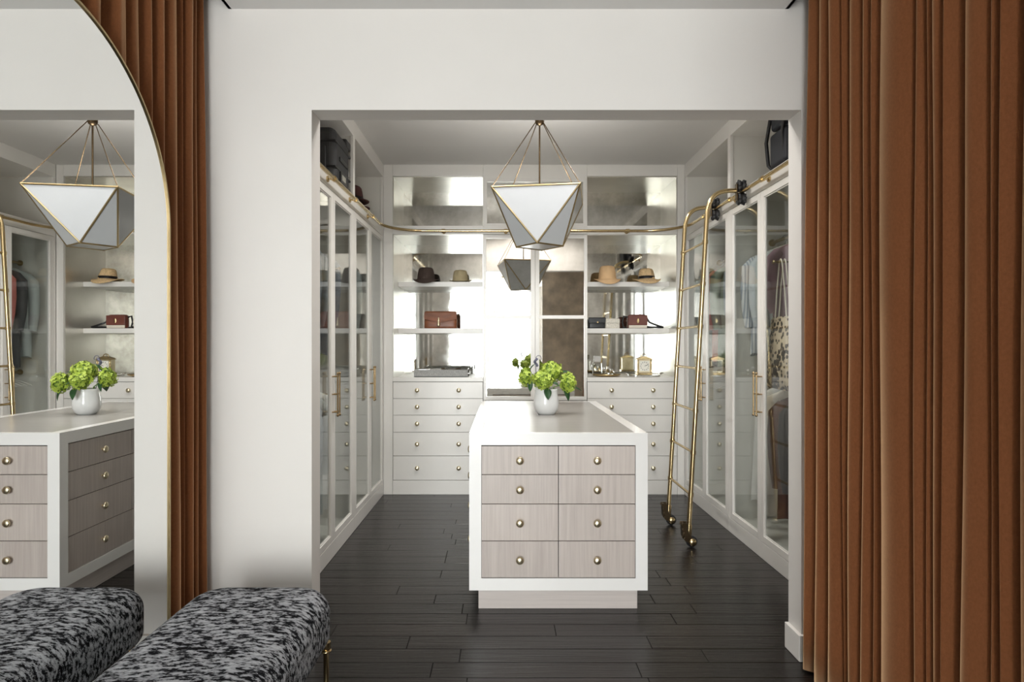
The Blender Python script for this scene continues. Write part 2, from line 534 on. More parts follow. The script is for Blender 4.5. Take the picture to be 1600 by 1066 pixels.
lw = [0.06, 0.05, 0.07, 0.045, 0.10, 0.06, 0.09, 0.07, 0.11] + [rnd.uniform(0.05, 0.13) for _ in range(18)]
curtain(-1.300, 2.615, lw, 0.012, 3.0, -1, 5, 'rust velvet curtain hanging behind the arched mirror', 0.040, 2.30)
for nm_, xx in (('trim_1', 1.345), ('trim_2', -1.345)):
    struct(MB().box(xx - 0.02, xx + 0.02, WIN, 2.64, 3.02, 3.06), nm_, 'aged_brass', 'bronze curtain track in the ceiling pocket ' + ('above the long curtain' if xx > 0 else 'above the curtain behind the mirror'), 'curtain track')

# ------------------------------------------------------------------ arched floor mirror
MX = -1.228
t = thing('arched_mirror', (MX - 0.012, 1.65, 0), 'tall arched mirror with a slim brass frame standing before the velvet curtain', 'mirror')
R = 0.58
def arch(rad, x, zb):
    pts = [(x, 1.65 + rad, zb)]
    pts += [(x, 1.65 + rad * math.cos(a), 1.80 + rad * math.sin(a)) for a in [PI * k / 64 for k in range(65)]]
    pts += [(x, 1.65 - rad, zb)]
    return pts
MB().prism(arch(R - 0.004, MX, 0.012), (-0.006, 0, 0)).build('glass', 'mirror_glass', t)
fr_ = MB()
o_, i_ = arch(R + 0.004, MX + 0.005, 0.0), arch(R - 0.003, MX + 0.005, 0.012)
n = len(o_)
vv = o_ + i_ + [(p[0] - 0.026, p[1], p[2]) for p in o_] + [(p[0] - 0.026, p[1], p[2]) for p in i_]
ff = []
for k in range(n):
    j = (k + 1) % n
    ff += [(k, j, n + j, n + k), (2 * n + k, 2 * n + j, j, k), (3 * n + k, 3 * n + j, n + j, n + k), (2 * n + k, 2 * n + j, 3 * n + j, 3 * n + k)]
fr_.add(vv, ff)
fr_.build('frame', 'aged_brass', t)

# ------------------------------------------------------------------ bench
t = thing('bench', (-0.905, 1.64, 0), 'upholstered bench in grey and black flecked chenille on slim brass legs', 'bench')
def rounded_slab(mb, x0, x1, y0, y1, z0, z1, rp, re, seg=10, crown=0.0):
    def ring(inset, z):
        pts = []
        r_ = max(rp - inset, 0.002)
        for cx, cy, a0 in ((x1 - rp, y1 - rp, 0), (x0 + rp, y1 - rp, PI / 2), (x0 + rp, y0 + rp, PI), (x1 - rp, y0 + rp, 1.5 * PI)):
            for k in range(seg + 1):
                a = a0 + PI / 2 * k / seg
                pts.append((cx + r_ * math.cos(a), cy + r_ * math.sin(a), z))
        return pts
    rings = []
    for k in range(7):
        a = PI / 2 * k / 6
        rings.append(ring(re * 0.6 * (1 - math.sin(a)), z0 + re * 0.6 * (1 - math.cos(a))))
    for k in range(11):
        a = PI / 2 * k / 10
        rings.append(ring(re * (1 - math.cos(a)), z1 - re + re * math.sin(a)))
    for q in (0.3, 0.6, 0.9):
        rings.append(ring(re + (rp - re) * q, z1 + crown * q))
    mb.loft(rings)
    return mb
rounded_slab(MB(), -1.145, -0.628, 0.98, 2.31, 0.285, 0.482, 0.13, 0.075, 10, 0.006).build('seat', 'flecked_chenille', t)
lg = MB()
lg.lathe([(0.016, 0.288), (0.016, 0.262), (0.011, 0.258), (0.0095, 0.14), (0.009, 0.02), (0.012, 0.012), (0.012, 0.0)], n=16)
for k in (0.255,):
    lg.lathe([(0.011, k - 0.006), (0.019, k - 0.002), (0.019, k + 0.003), (0.011, k + 0.006)], n=16)
lme = lg.mesh('leg', 'brass')
for xx in (-1.085, -0.652):
    for yy in (1.06, 2.235):
        link('leg', lme, t, (xx, yy, 0))

# ------------------------------------------------------------------ wardrobes
KNOB = MB().lathe([(0.006, 0), (0.006, -0.012), (0.012, -0.014), (0.019, -0.017), (0.0205, -0.021), (0.018, -0.026), (0.010, -0.029), (0.001, -0.030)], n=20, axis='y').mesh('knob', 'brushed_brass')
KNOBX = MB().lathe([(0.006, 0), (0.006, -0.012), (0.012, -0.014), (0.019, -0.017), (0.0205, -0.021), (0.018, -0.026), (0.010, -0.029), (0.001, -0.030)], n=20, axis='x').mesh('knob', 'brushed_brass')
KNOBX2 = MB().lathe([(0.006, 0), (0.006, 0.012), (0.012, 0.014), (0.019, 0.017), (0.0205, 0.021), (0.018, 0.026), (0.010, 0.029), (0.001, 0.030)], n=20, axis='x').mesh('knob', 'brushed_brass')

def wardrobe(side, y0, y1, nd, label, hinge):
    fx = LX if side < 0 else RX
    X = lambda d: fx + side * d
    t = thing('wardrobe', (X(CD / 2), (y0 + y1) / 2, 0), label, 'wardrobe', None)
    P = 'cabinet_paint'; I = 'cabinet_inside'
    e = 0.0006
    y0 += e; y1 -= e
    for (a, b_) in ((y0, y0 + 0.02), (y1 - 0.02, y1)):
        MB().box(X(0.022), X(CD), a, b_, 0, 2.92).build('side_panel', I, t)
    MB().box(X(CD - 0.015), X(CD), y0 + 0.02, y1 - 0.02, 0, 2.92).build('back_panel', I, t)
    MB().box(X(0.0), X(0.022), y0, y1, 0.0, 0.105).build('plinth', P, t, 0.002)
    MB().box(X(0.022), X(CD - 0.015), y0 + 0.02, y1 - 0.02, 0.085, 0.105).build('bottom_panel', I, t)
    MB().box(X(0.022), X(CD - 0.015), y0 + 0.02, y1 - 0.02, 2.44, 2.465).build('upper_shelf', I, t)
    fz = MB().box(X(0.0), X(0.022), y0, y1, 2.375, 2.465)
    fz.box(X(-0.006), X(0.0), y0, y1, 2.452, 2.465)
    fz.build('frieze', P, t, 0.0015)
    MB().box(X(0.0), X(CD), y0, y1, 2.92, CH).build('top_panel', P, t)
    ff = MB()
    ff.box(X(0), X(0.022), y0, y0 + 0.022, 0.105, 2.375).box(X(0), X(0.022), y1 - 0.022, y1, 0.105, 2.375)
    ff.box(X(0), X(0.022), y0, y0 + 0.026, 2.465, 2.92).box(X(0), X(0.022), y1 - 0.026, y1, 2.465, 2.92)
    ff.build('face_frame', P, t, 0.0015)
    # hanging rods
    for z in (2.13, 1.13):
        rd = MB().tube([(X(0.31), y0 + 0.02, z), (X(0.31), y1 - 0.02, z)], 0.0125, 14).build('hanging_rod', 'aged_brass', t)
        for ya, yb in ((y0 + 0.02, y0 + 0.028), (y1 - 0.028, y1 - 0.02)):
            MB().tube([(X(0.31), ya, z), (X(0.31), yb, z)], 0.026, 16).build('flange', 'aged_brass', rd)
    # doors
    a, b_ = y0 + 0.024, y1 - 0.024
    wd = (b_ - a) / nd
    for i in range(nd):
        d0, d1 = a + wd * i + 0.0012, a + wd * (i + 1) - 0.0012
        z0, z1 = 0.109, 2.372
        st, rt = 0.046, 0.042
        dm = MB()
        dm.box(X(0), X(0.022), d0, d0 + st, z0, z1).box(X(0), X(0.022), d1 - st, d1, z0, z1)
        dm.box(X(0), X(0.022), d0 + st, d1 - st, z0, z0 + rt).box(X(0), X(0.022), d0 + st, d1 - st, z1 - rt, z1)
        # inner bead
        bd = 0.008
        dm.box(X(0.006), X(0.018), d0 + st, d0 + st + bd, z0 + rt, z1 - rt).box(X(0.006), X(0.018), d1 - st - bd, d1 - st, z0 + rt, z1 - rt)
        dm.box(X(0.006), X(0.018), d0 + st + bd, d1 - st - bd, z0 + rt, z0 + rt + bd).box(X(0.006), X(0.018), d0 + st + bd, d1 - st - bd, z1 - rt - bd, z1 - rt)
        door = dm.build('door', P, t, 0.0012)
        MB().box(X(0.010), X(0.014), d0 + st + 0.001, d1 - st - 0.001, z0 + rt + 0.001, z1 - rt - 0.001).build('pane', 'clear_glass', door)
        # pull handle on the meeting stile
        hy = (d1 - st / 2) if hinge[i] == 0 else (d0 + st / 2)
        h = MB().tube([(X(-0.036), hy, 0.925), (X(-0.036), hy, 1.195)], 0.0052, 12)
        for zz in (0.945, 1.06, 1.175):
            h.tube([(X(0.0), hy, zz), (X(-0.036), hy, zz)], 0.0045, 10)
        for zz in (0.925, 1.195):
            h.lathe([(0.001, -0.010), (0.008, -0.006), (0.008, 0.006), (0.001, 0.010)], (X(-0.036), hy, zz), 12)
        h.build('handle', 'handle_bronze', door)
    return t
Y = (2.786, 3.395, 4.50, BY - 0.002)
wardrobe(-1, Y[0], Y[1], 1, 'narrow single-door glass wardrobe beside the opening, opposite the ladder side', [0])
wL2 = wardrobe(-1, Y[1], Y[2], 2, 'double glass-door wardrobe with the dark grey suitcase in its top cubby', [0, 1])
wardrobe(-1, Y[2], Y[3], 2, 'double glass-door wardrobe with burgundy hats in its top cubby, beside the clutch shelves', [0, 1])
wardrobe(1, Y[0], Y[1], 1, 'narrow single-door glass wardrobe beside the opening, under the black backpack', [0])
wR2 = wardrobe(1, Y[1], Y[2], 2, 'double glass-door wardrobe holding the animal print tote and dark coats', [0, 1])
wardrobe(1, Y[2], Y[3], 2, 'double glass-door wardrobe behind the brass ladder, with coral and charcoal jackets', [0, 1])
for par, sd, fx in ((wL2, -1, LX), (wR2, 1, RX)):
    yv = 4.20 if sd < 0 else 3.85
    vr = MB().tube([(fx + sd * 0.21, yv, 1.905), (fx + sd * 0.035, yv, 1.905)], 0.006, 10)
    vr.lathe([(0.004, 0), (0.013, 0.004), (0.013, 0.010), (0.004, 0.014)], (fx + sd * 0.035, yv, 1.905), 14, 'x')
    vr.lathe([(0.010, -0.004), (0.010, 0.004)], (fx + sd * 0.07, yv, 1.905), 14, 'x')
    vr.tube([(fx + sd * 0.21, yv, 1.905), (fx + sd * 0.31, yv, 2.13)], 0.004, 8)
    tag(vr.build('valet_rod', 'brass', par), 'short brass valet rod with a knob end')

# ------------------------------------------------------------------ back cabinets
for i, (xa, xb, lb) in enumerate(((LX, -1.022, 'slim cream pilaster where the clutch shelves meet the wardrobes'), (1.600, RX, 'slim cream pilaster where the hat shelves meet the ladder-side wardrobes'))):
    struct(MB().box(xa + 0.0005, xb - 0.0005, BY, NB, 0, CH), 'trim_%d' % (i + 3), 'cabinet_paint', lb, 'trim', None, 0.0015)

DZ = [1.038, 0.885, 0.732, 0.575, 0.357, 0.133]
def bay(x0, x1, label):
    t = thing('shelf_cabinet', ((x0 + x1) / 2, BY + 0.3, 0), label, 'cabinet')
    P = 'cabinet_paint'
    MB().box(x0, x1, BY, BY + 0.03, 0, 0.131).build('plinth', P, t, 0.002)
    MB().box(x0, x1, BY + 0.022, NB + 0.02, 0.131, 1.04).build('carcass', 'shadow_gap', t)
    for i in range(5):
        dr = MB().box(x0 + 0.003, x1 - 0.003, BY, BY + 0.021, DZ[i + 1] + 0.0018, DZ[i] - 0.0018).build('drawer', P, t, 0.0012)
        zc = (DZ[i] + DZ[i + 1]) / 2
        for fx in (0.27, 0.73):
            link('knob', KNOB, dr, (x0 + (x1 - x0) * fx, BY, zc))
    MB().box(x0, x1, BY - 0.004, NB, 1.041, 1.08).build('counter', P, t, 0.002)
    # lower niche
    MB().box(x0, x1, NB, NB + 0.006, 1.08, 2.395).build('mirror_panel', 'antique_mirror', t)
    MB().box(x0, x0 + 0.004, BY + 0.02, NB, 1.08, 2.395).build('side_panel', 'silver_leaf', t)
    MB().box(x1 - 0.004, x1, BY + 0.02, NB, 1.08, 2.395).build('side_panel', 'silver_leaf', t)
    MB().box(x0, x1, BY + 0.02, NB, 2.395, 2.40).build('niche_ceiling', 'silver_leaf', t)
    MB().box(x0, x1, BY, NB, 2.40, 2.478).build('frieze', P, t, 0.0015)
    for z in (1.94, 1.492):
        MB().box(x0 + 0.005, x1 - 0.005, 5.855, NB - 0.002, z, z + 0.047).build('shelf', P, t, 0.0015)
    # upper niche
    MB().box(x0, x1, NB, NB + 0.006, 2.478, 2.93).build('mirror_panel', 'antique_mirror', t)
    MB().box(x0, x0 + 0.004, BY + 0.02, NB, 2.478, 2.93).build('side_panel', 'silver_leaf', t)
    MB().box(x1 - 0.004, x1, BY + 0.02, NB, 2.478, 2.93).build('side_panel', 'silver_leaf', t)
    MB().box(x0, x1, BY + 0.02, NB, 2.93, 2.936).build('niche_ceiling', 'silver_leaf', t)
    MB().box(x0, x1, BY, NB, 2.936, CH).build('top_panel', P, t, 0.0015)
    return t
bay(-1.021, -0.189, 'built-in drawer and mirrored shelf cabinet holding the brown leather clutch and grey tray')
bay(0.768, 1.599, 'built-in drawer and mirrored shelf cabinet holding straw hats, handbags and a clock')

x0, x1 = -0.188, 0.767
t = thing('mirrored_cabinet', ((x0 + x1) / 2, BY + 0.3, 0), 'tall cabinet with framed antiqued mirror doors between the two shelf bays', 'cabinet')
P = 'cabinet_paint'
MB().box(x0, x1, BY + 0.03, NB, 0, CH).build('carcass', P, t)
MB().box(x0, x1, BY, BY + 0.03, 2.40, 2.478).box(x0, x1, BY, BY + 0.03, 2.91, CH).build('frieze', P, t, 0.0015)
MB().box(x0, x1, BY, BY + 0.03, 0, 0.131).build('plinth', P, t, 0.0015)
MB().box(x0 + 0.003, x1 - 0.003, BY + 0.006, BY + 0.03, 0.135, 0.865).build('lower_panel', P, t, 0.0015)
up = MB().box(x0, x0 + 0.034, BY, BY + 0.03, 2.478, 2.91).box(x1 - 0.034, x1, BY, BY + 0.03, 2.478, 2.91)
up.box(x0 + 0.034, x1 - 0.034, BY, BY + 0.03, 2.478, 2.50).box(x0 + 0.034, x1 - 0.034, BY, BY + 0.03, 2.882, 2.91)
up = up.build('upper_frame', P, t, 0.0015)
MB().box(x0 + 0.034, x1 - 0.034, BY + 0.012, BY + 0.018, 2.50, 2.882).build('mirror_panel', 'antique_mirror', up)
xm = (x0 + x1) / 2
for a, b_ in ((x0 + 0.002, xm - 0.001), (xm + 0.001, x1 - 0.002)):
    z0, z1 = 0.87, 2.397
    s0 = 0.024 if a < xm - 0.1 else 0.038
    s1 = 0.038 if a < xm - 0.1 else 0.024
    dm = MB().box(a, a + s0, BY, BY + 0.026, z0, z1).box(b_ - s1, b_, BY, BY + 0.026, z0, z1)
    dm.box(a + s0, b_ - s1, BY, BY + 0.026, z0, z0 + 0.034).box(a + s0, b_ - s1, BY, BY + 0.026, z1 - 0.036, z1)
    dm.box(a + s0, b_ - s1, BY, BY + 0.026, 1.620, 1.652)
    door = dm.build('door', P, t, 0.0015)
    for za, zb in ((z0 + 0.034, 1.620), (1.652, z1 - 0.036)):
        MB().box(a + s0, b_ - s1, BY + 0.010, BY + 0.016, za, zb).build('mirror_pane', 'smoky_mirror', door)

# ------------------------------------------------------------------ library rail
RZ, RLX, RRX, RBY, RR = 2.42, LX + 0.046, RX - 0.046, BY - 0.055, 0.36
path = [(RLX, 2.80, RZ), (RLX, 3.5, RZ), (RLX, 4.4, RZ)]
path += arc((RLX + RR, RBY - RR, RZ), RR, PI, PI / 2, 14, (1, 0, 0), (0, 1, 0))
path += [(-0.3, RBY, RZ), (0.3, RBY, RZ), (0.9, RBY, RZ)]
path += arc((RRX - RR, RBY - RR, RZ), RR, PI / 2, 0, 14, (1, 0, 0), (0, 1, 0))
path += [(RRX, 4.4, RZ), (RRX, 3.5, RZ), (RRX, 2.80, RZ)]
rail = MB().tube(path, 0.0125, 14).build('ladder_rail', 'brass')
tag(rail, 'long brass rail running round the closet along the cabinet friezes', 'rail')
def bracket(x, y, dx, dy):
    m_ = MB()
    ax = 'x' if dx else 'y'
    L = 0.046 if dx else 0.055
    sgn = dx or dy
    m_.tube([(x, y, RZ), (x + dx * L, y + dy * L, RZ)], 0.007, 10)
    m_.lathe([(0.019, sgn * (L - 0.010)), (0.019, sgn * L)], (x, y, RZ), 14, ax)
    m_.tube([(x, y - 0.016, RZ), (x, y + 0.016, RZ)] if dx else [(x - 0.016, y, RZ), (x + 0.016, y, RZ)], 0.018, 14)
    m_.build('bracket', 'brass', rail)
for yy in (3.2, 3.81, 4.36, 4.93):
    bracket(RLX, yy, -1, 0); bracket(RRX, yy, 1, 0)
for xx in (-0.55, 0.02, 0.56, 1.13):
    bracket(xx, RBY, 0, 1)

# ------------------------------------------------------------------ ladder
LY0, LY1 = 4.15, 4.66
t = thing('library_ladder', (1.25, 4.4, 0), 'polished brass rolling library ladder leaning on the rail', 'ladder')
bx, bz, tx, tz = 1.262, 0.10, 1.385, 2.24          # foot and start of the bend
sl = Vector((tx - bx, 0, tz - bz)).normalized()
for yy in (LY0, LY1):
    pts = [Vector((bx, yy, bz)) + sl * k * 0.35 for k in range(6)] + [Vector((tx, yy, tz))]
    # bend over towards the rail
    end = Vector((RRX - 0.03, yy, RZ + 0.012))
    p0 = Vector((tx, yy, tz)); p1 = p0 + sl * 0.165; p2 = Vector((tx + 0.03, yy, RZ + 0.016)); p2 = Vector((tx + 0.07, yy, RZ + 0.018))
    for k in range(1, 13):
        u = k / 12
        pts.append((1 - u) ** 3 * p0 + 3 * u * (1 - u) ** 2 * p1 + 3 * u * u * (1 - u) * p2 + u ** 3 * end)
    st_ = MB().tube(pts, 0.0155, 16).build('stringer', 'brass', t)
    for zr in (2.083, 1.797, 1.506, 1.218, 0.930, 0.645, 0.358):
        c = Vector((bx, yy, bz)) + sl * ((zr - bz) / sl.z)
        MB().tube([c - sl * 0.012, c + sl * 0.012], 0.0195, 14).build('collar', 'brass', st_)
    # roller carriage gripping the rail: scalloped black wheels above and below
    car = MB().box(RRX - 0.036, RRX - 0.029, yy - 0.016, yy + 0.016, RZ - 0.058, RZ + 0.058)
    for dz in (0.045, -0.045):
        car.tube([(RRX - 0.030, yy, RZ + dz), (RRX + 0.028, yy, RZ + dz)], 0.007, 12)
    car = car.build('carriage', 'dark_bronze', t, 0.002)
    for dz in (0.045, -0.045):
        wm = MB()
        rings = []
        for h_ in (-0.026, -0.023, -0.0135, -0.010, -0.007, -0.0035, 0.0, 0.0035, 0.007, 0.010, 0.0135, 0.023, 0.026):
            flange = abs(h_) > 0.012
            rr_ = (0.030 if abs(h_) > 0.025 else 0.038) if flange else 0.0447 - math.sqrt(0.0125 ** 2 - h_ ** 2)
            am_ = 0.13 if flange else 0.0
            rr_ = min(rr_, 0.0375) if not flange else rr_
            rings.append([(RRX + h_, yy + rr_ * (1 + am_ * math.cos(8 * a)) * math.cos(a), RZ + dz + rr_ * (1 + am_ * math.cos(8 * a)) * math.sin(a)) for a in [2 * PI * k / 48 for k in range(48)]])
        wm.loft(rings)
        wm.build('roller', 'black_rubber', car)
    # foot: scalloped bronze bracket, brass wheel with a dark tyre
    prof = []
    for k in range(15):
        z = 0.170 - 0.125 * k / 14
        prof.append((bx - 0.050 - 0.010 * (0.5 - 0.5 * math.cos(2 * PI * k / 3.5)) + 0.022 * k / 14, z))
    prof += [(bx + 0.012, 0.030), (bx + 0.030, 0.036), (bx + 0.026, 0.060), (bx - 0.006, 0.105), (bx - 0.010, 0.168)]
    hs_ = MB().prism([(px_, yy + 0.020, pz) for px_, pz in prof], (0, 0.008, 0)).prism([(px_, yy - 0.028, pz) for px_, pz in prof], (0, 0.008, 0))
    hs_.box(bx - 0.048, bx - 0.034, yy - 0.022, yy + 0.022, 0.075, 0.165)
    hs = hs_.build('foot_bracket', 'dark_bronze', t, 0.0015)
    MB().tube([Vector((bx, yy, bz)) - sl * 0.03, Vector((bx, yy, bz)) + sl * 0.05], 0.021, 14).build('foot_socket', 'brass', hs)
    MB().lathe([(0.020, -0.016), (0.036, -0.012), (0.0385, -0.008), (0.0385, 0.008), (0.036, 0.012), (0.020, 0.016)], (bx + 0.020, yy, 0.0395), 28, 'y').build('wheel', 'black_rubber', hs)
    MB().lathe([(0.004, -0.036), (0.022, -0.034), (0.026, -0.028), (0.026, 0.028), (0.022, 0.034), (0.004, 0.036)], (bx + 0.020, yy, 0.0395), 20, 'y').build('hub_cap', 'brass', hs)
for zr in (2.083, 1.797, 1.506, 1.218, 0.930, 0.645, 0.358):
    c = Vector((bx, 0, bz)) + sl * ((zr - bz) / sl.z)
    MB().tube([(c.x, LY0, c.z), (c.x, LY1, c.z)], 0.009, 12).build('rung', 'brass', t)

# ------------------------------------------------------------------ island
IX0, IX1, IY0, IY1, IZ0, IZ1, FW = -0.177, 0.739, 3.12, 4.89, 0.119, 0.927, 0.062
t = thing('dresser_island', ((IX0 + IX1) / 2, (IY0 + IY1) / 2, 0), 'white lacquer closet island with taupe veneer drawers and brass knobs', 'island')
fr_ = MB()
for xa in (IX0, IX1 - FW):
    for ya in (IY0, IY1 - FW):
        fr_.box(xa, xa + FW, ya, ya + FW, IZ0 + FW, IZ1 - FW)
fr_.box(IX0, IX1, IY0, IY1, IZ0, IZ0 + FW)
# top rim with recess for the inset panel
fr_.box(IX0, IX1, IY0, IY1, IZ1 - FW, IZ1 - 0.006)
fr_.box(IX0, IX0 + FW, IY0, IY1, IZ1 - 0.006, IZ1).box(IX1 - FW, IX1, IY0, IY1, IZ1 - 0.006, IZ1)
fr_.box(IX0 + FW, IX1 - FW, IY0, IY0 + FW * 0.5, IZ1 - 0.006, IZ1).box(IX0 + FW, IX1 - FW, IY1 - FW, IY1, IZ1 - 0.006, IZ1)
fr_.build('frame', 'white_lacquer', t)
MB().box(IX0 + FW + 0.0015, IX1 - FW - 0.0015, IY0 + FW * 0.5 + 0.0015, IY1 - FW - 0.0015, IZ1 - 0.006, IZ1 - 0.001).build('top_panel', 'top_inlay', t)
MB().box(IX0 + 0.024, IX1 - 0.024, IY0 + 0.024, IY1 - 0.024, IZ0 + FW, IZ1 - FW).build('carcass', 'shadow_gap', t)
MB().box(IX0 + 0.045, IX1 - 0.04, IY0 + 0.06, IY1 - 0.06, 0, IZ0).build('plinth', 'taupe_veneer_long', t, 0.002)
RZs = [0.861, 0.713, 0.562, 0.372, 0.183]
g = 0.0018
for i in range(4):
    za, zb = RZs[i + 1] + g, RZs[i] - g
    for a, b_ in ((IX0 + FW, (IX0 + IX1) / 2), ((IX0 + IX1) / 2, IX1 - FW)):
        d = MB().box(a + g, b_ - g, IY0 + 0.003, IY0 + 0.023, za, zb).build('drawer', 'taupe_veneer', t, 0.0008)
        link('knob', KNOB, d, ((a + b_) / 2, IY0 + 0.003, (za + zb) / 2))
    cw = (IY1 - IY0 - 2 * FW) / 3
    for c in range(3):
        a, b_ = IY0 + FW + cw * c, IY0 + FW + cw * (c + 1)
        d = MB().box(IX0 + 0.003, IX0 + 0.023, a + g, b_ - g, za, zb).build('drawer', 'taupe_veneer', t, 0.0008)
        link('knob', KNOBX, d, (IX0 + 0.003, (a + b_) / 2, (za + zb) / 2))
        d = MB().box(IX1 - 0.023, IX1 - 0.003, a + g, b_ - g, za, zb).build('drawer', 'taupe_veneer', t, 0.0008)
        link('knob', KNOBX2, d, (IX1 - 0.003, (a + b_) / 2, (za + zb) / 2))
MB().box(IX0 + FW, IX1 - FW, IY1 - 0.023, IY1 - 0.003, RZs[4], RZs[0]).build('end_panel', 'taupe_veneer', t)

# ------------------------------------------------------------------ lantern
LC = Vector((0.235, 3.98, 0)); LT, LB = 2.356, 2.025
u = Vector((0.988, -0.151, 0)); nn = Vector((0.151, 0.988, 0))
hs2 = 0.2705
T = [LC + u * a * hs2 + nn * b2 * hs2 + Vector((0, 0, LT)) for a, b2 in ((-1, -1), (1, -1), (1, 1), (-1, 1))]
rb = 0.152
B = [LC + d * rb + Vector((0, 0, LB)) for d in (-nn, u, nn, -u)]
t = thing('pendant_lantern', (LC.x, LC.y, LB), 'faceted white glass pendant lantern in a brass frame above the island', 'pendant light')
ed = MB()
for i in range(4):
    j = (i + 1) % 4
    for a, b_ in ((T[i], T[j]), (B[i], B[j]), (T[i], B[i]), (T[j], B[i])):
        ed.tube([a, b_], 0.0065, 8)
for p in T + B:
    ed.lathe([(0.001, -0.008), (0.0065, -0.004), (0.0065, 0.004), (0.001, 0.008)], p, 8)
ed.build('frame', 'aged_brass', t)
ctr = LC + Vector((0, 0, (LT + LB) / 2))
def pane(pts, nm):
    c = sum(pts, Vector()) / len(pts)
    n_ = (pts[1] - pts[0]).cross(pts[2] - pts[0]).normalized()
    if n_.dot(c - ctr) < 0: n_ = -n_
    q = [p + (c - p).normalized() * 0.006 - n_ * 0.002 for p in pts]
    MB().prism(q, n_ * 0.004).build(nm, 'milk_glass', t)
for i in range(4):
    j = (i + 1) % 4
    pane([T[i], T[j], B[i]], 'pane')
    pane([B[i], B[j], T[j]], 'pane')
pane(B, 'bottom_pane')
hub = LC + Vector((0, 0, 2.845))
MB().lathe([(0.008, -0.03), (0.026, -0.02), (0.03, -0.006), (0.03, 0.012), (0.01, 0.016)], hub, 20).build('hub', 'dark_bronze', t)
MB().tube([LC + Vector((0, 0, CH)), LC + Vector((0, 0, LT - 0.05))], 0.006, 10).build('stem', 'dark_bronze', t)
MB().lathe([(0.06, 0), (0.06, -0.015), (0.05, -0.022), (0.01, -0.024)], LC + Vector((0, 0, CH)), 28).build('canopy', 'dark_bronze', t)
for p in T:
    MB().tube([hub + (Vector((p.x, p.y, 0)) - LC) * 0.08 + Vector((0, 0, -0.01)), p], 0.0032, 8).build('wire', 'dark_bronze', t)
# crossbars that carry the stem inside the shade
MB().tube([T[0] - Vector((0, 0, 0.004)), T[2] - Vector((0, 0, 0.004))], 0.004, 8).tube([T[1] - Vector((0, 0, 0.004)), T[3] - Vector((0, 0, 0.004))], 0.004, 8).build('crossbar', 'aged_brass', t)

bl = MB().lathe([(0.012, 0.075), (0.014, 0.045), (0.028, 0.02), (0.032, 0.0), (0.026, -0.022), (0.010, -0.034), (0.001, -0.036)], LC + Vector((0, 0, LT - 0.13)), 20).build('added_bulb', 'porcelain', t)  # unseen bulb, added to go with the fill lamp
l = bpy.data.lights.new('lantern_fill_lamp', 'POINT')  # lantern is unlit; lamp added to brighten ceiling and cubbies
l.energy, l.shadow_soft_size, l.color = 20.0, 0.04, (1.0, 0.96, 0.90)
o = bpy.data.objects.new('lantern_fill_lamp', l)
COL.objects.link(o); o.parent = t; o.location = (0, 0, LT - 0.04 - LB)

# unseen fill lights added to brighten the closet, built as recessed downlights
DL = ((-0.25, 3.30), (0.28, 3.12), (0.81, 3.30), (-0.25, 4.32), (0.81, 4.32))
for k, (x, y) in enumerate(DL):
    t = thing('added_fill_light', (x, y, CH - 0.004), 'small round fill light added in the closet ceiling', 'fill light', 'added closet fill lights')
    MB().lathe([(0.052, 0.0), (0.052, -0.003), (0.062, -0.004), (0.066, 0.0)], (x, y, CH), 28, cap=False).build('trim_ring', 'cabinet_paint', t)
    l = bpy.data.lights.new('closet_fill_lamp', 'AREA')
    l.shape, l.size, l.energy, l.color = 'DISK', 0.10, DLW, (1.0, 0.965, 0.92)
    l.spread = math.radians(140)
    o = bpy.data.objects.new('closet_fill_lamp', l)
    COL.objects.link(o)
    o.parent = t
    o.location = (0, 0, 0.002)

# small pendant in the room, seen in the mirrored doors
t = thing('bar_pendant', (-0.02, -1.9, 2.08), 'slim brass bar pendant on two wires before the window, reflected in the mirror doors', 'pendant light')
MB().box(-0.24, 0.20, -1.925, -1.875, 2.07, 2.10).build('bar', 'brass', t, 0.004)
MB().lathe([(0.06, RH), (0.06, RH - 0.02), (0.01, RH - 0.025)], (-0.02, -1.9, 0), 20).build('canopy', 'brass', t)
for s_ in (-0.19, 0.15):
    MB().tube([(-0.02, -1.9, RH - 0.02), (s_, -1.9, 2.1)], 0.003, 6).build('wire', 'brass', t)

# ------------------------------------------------------------------ vase and hydrangeas
VC = Vector((0.277, 3.985, IZ1 - 0.001))
vp = [(0.050, 0.0), (0.055, 0.002), (0.068, 0.018), (0.079, 0.042), (0.083, 0.068), (0.081, 0.095), (0.076, 0.122), (0.073, 0.144), (0.074, 0.158), (0.077, 0.167),
      (0.074, 0.168), (0.070, 0.157), (0.069, 0.143), (0.072, 0.120), (0.076, 0.095), (0.078, 0.068), (0.05, 0.02)]
vb = MB()
rings = []
for r_, h_ in vp:
    rings.append([(VC.x + r_ * (1 + (0.025 * math.cos(3 * a + 0.5) if h_ < 0.13 else 0.01 * math.cos(3 * a))) * math.cos(a), VC.y + r_ * (1 + 0.02 * math.cos(3 * a)) * math.sin(a), VC.z + h_) for a in [2 * PI * k / 40 for k in range(40)]])
vb.loft(rings)
tag(vb.build('vase', 'porcelain'), 'rounded white porcelain vase on the island top', 'vase')

def floret(mb, c, n_, s, r):
    q = n_.orthogonal().normalized(); w_ = n_.cross(q)
    a0 = r.uniform(0, PI)
    for k in range(4):
        a = a0 + k * PI / 2
        d = math.cos(a) * q + math.sin(a) * w_
        e = -math.sin(a) * q + math.cos(a) * w_
        tip = c + d * s + n_ * s * r.uniform(-0.15, 0.25)
        mb.add([c, c + d * s * 0.55 + e * s * 0.42 + n_ * s * 0.12, tip, c + d * s * 0.55 - e * s * 0.42 + n_ * s * 0.12], [(0, 1, 2), (0, 2, 3)], True)

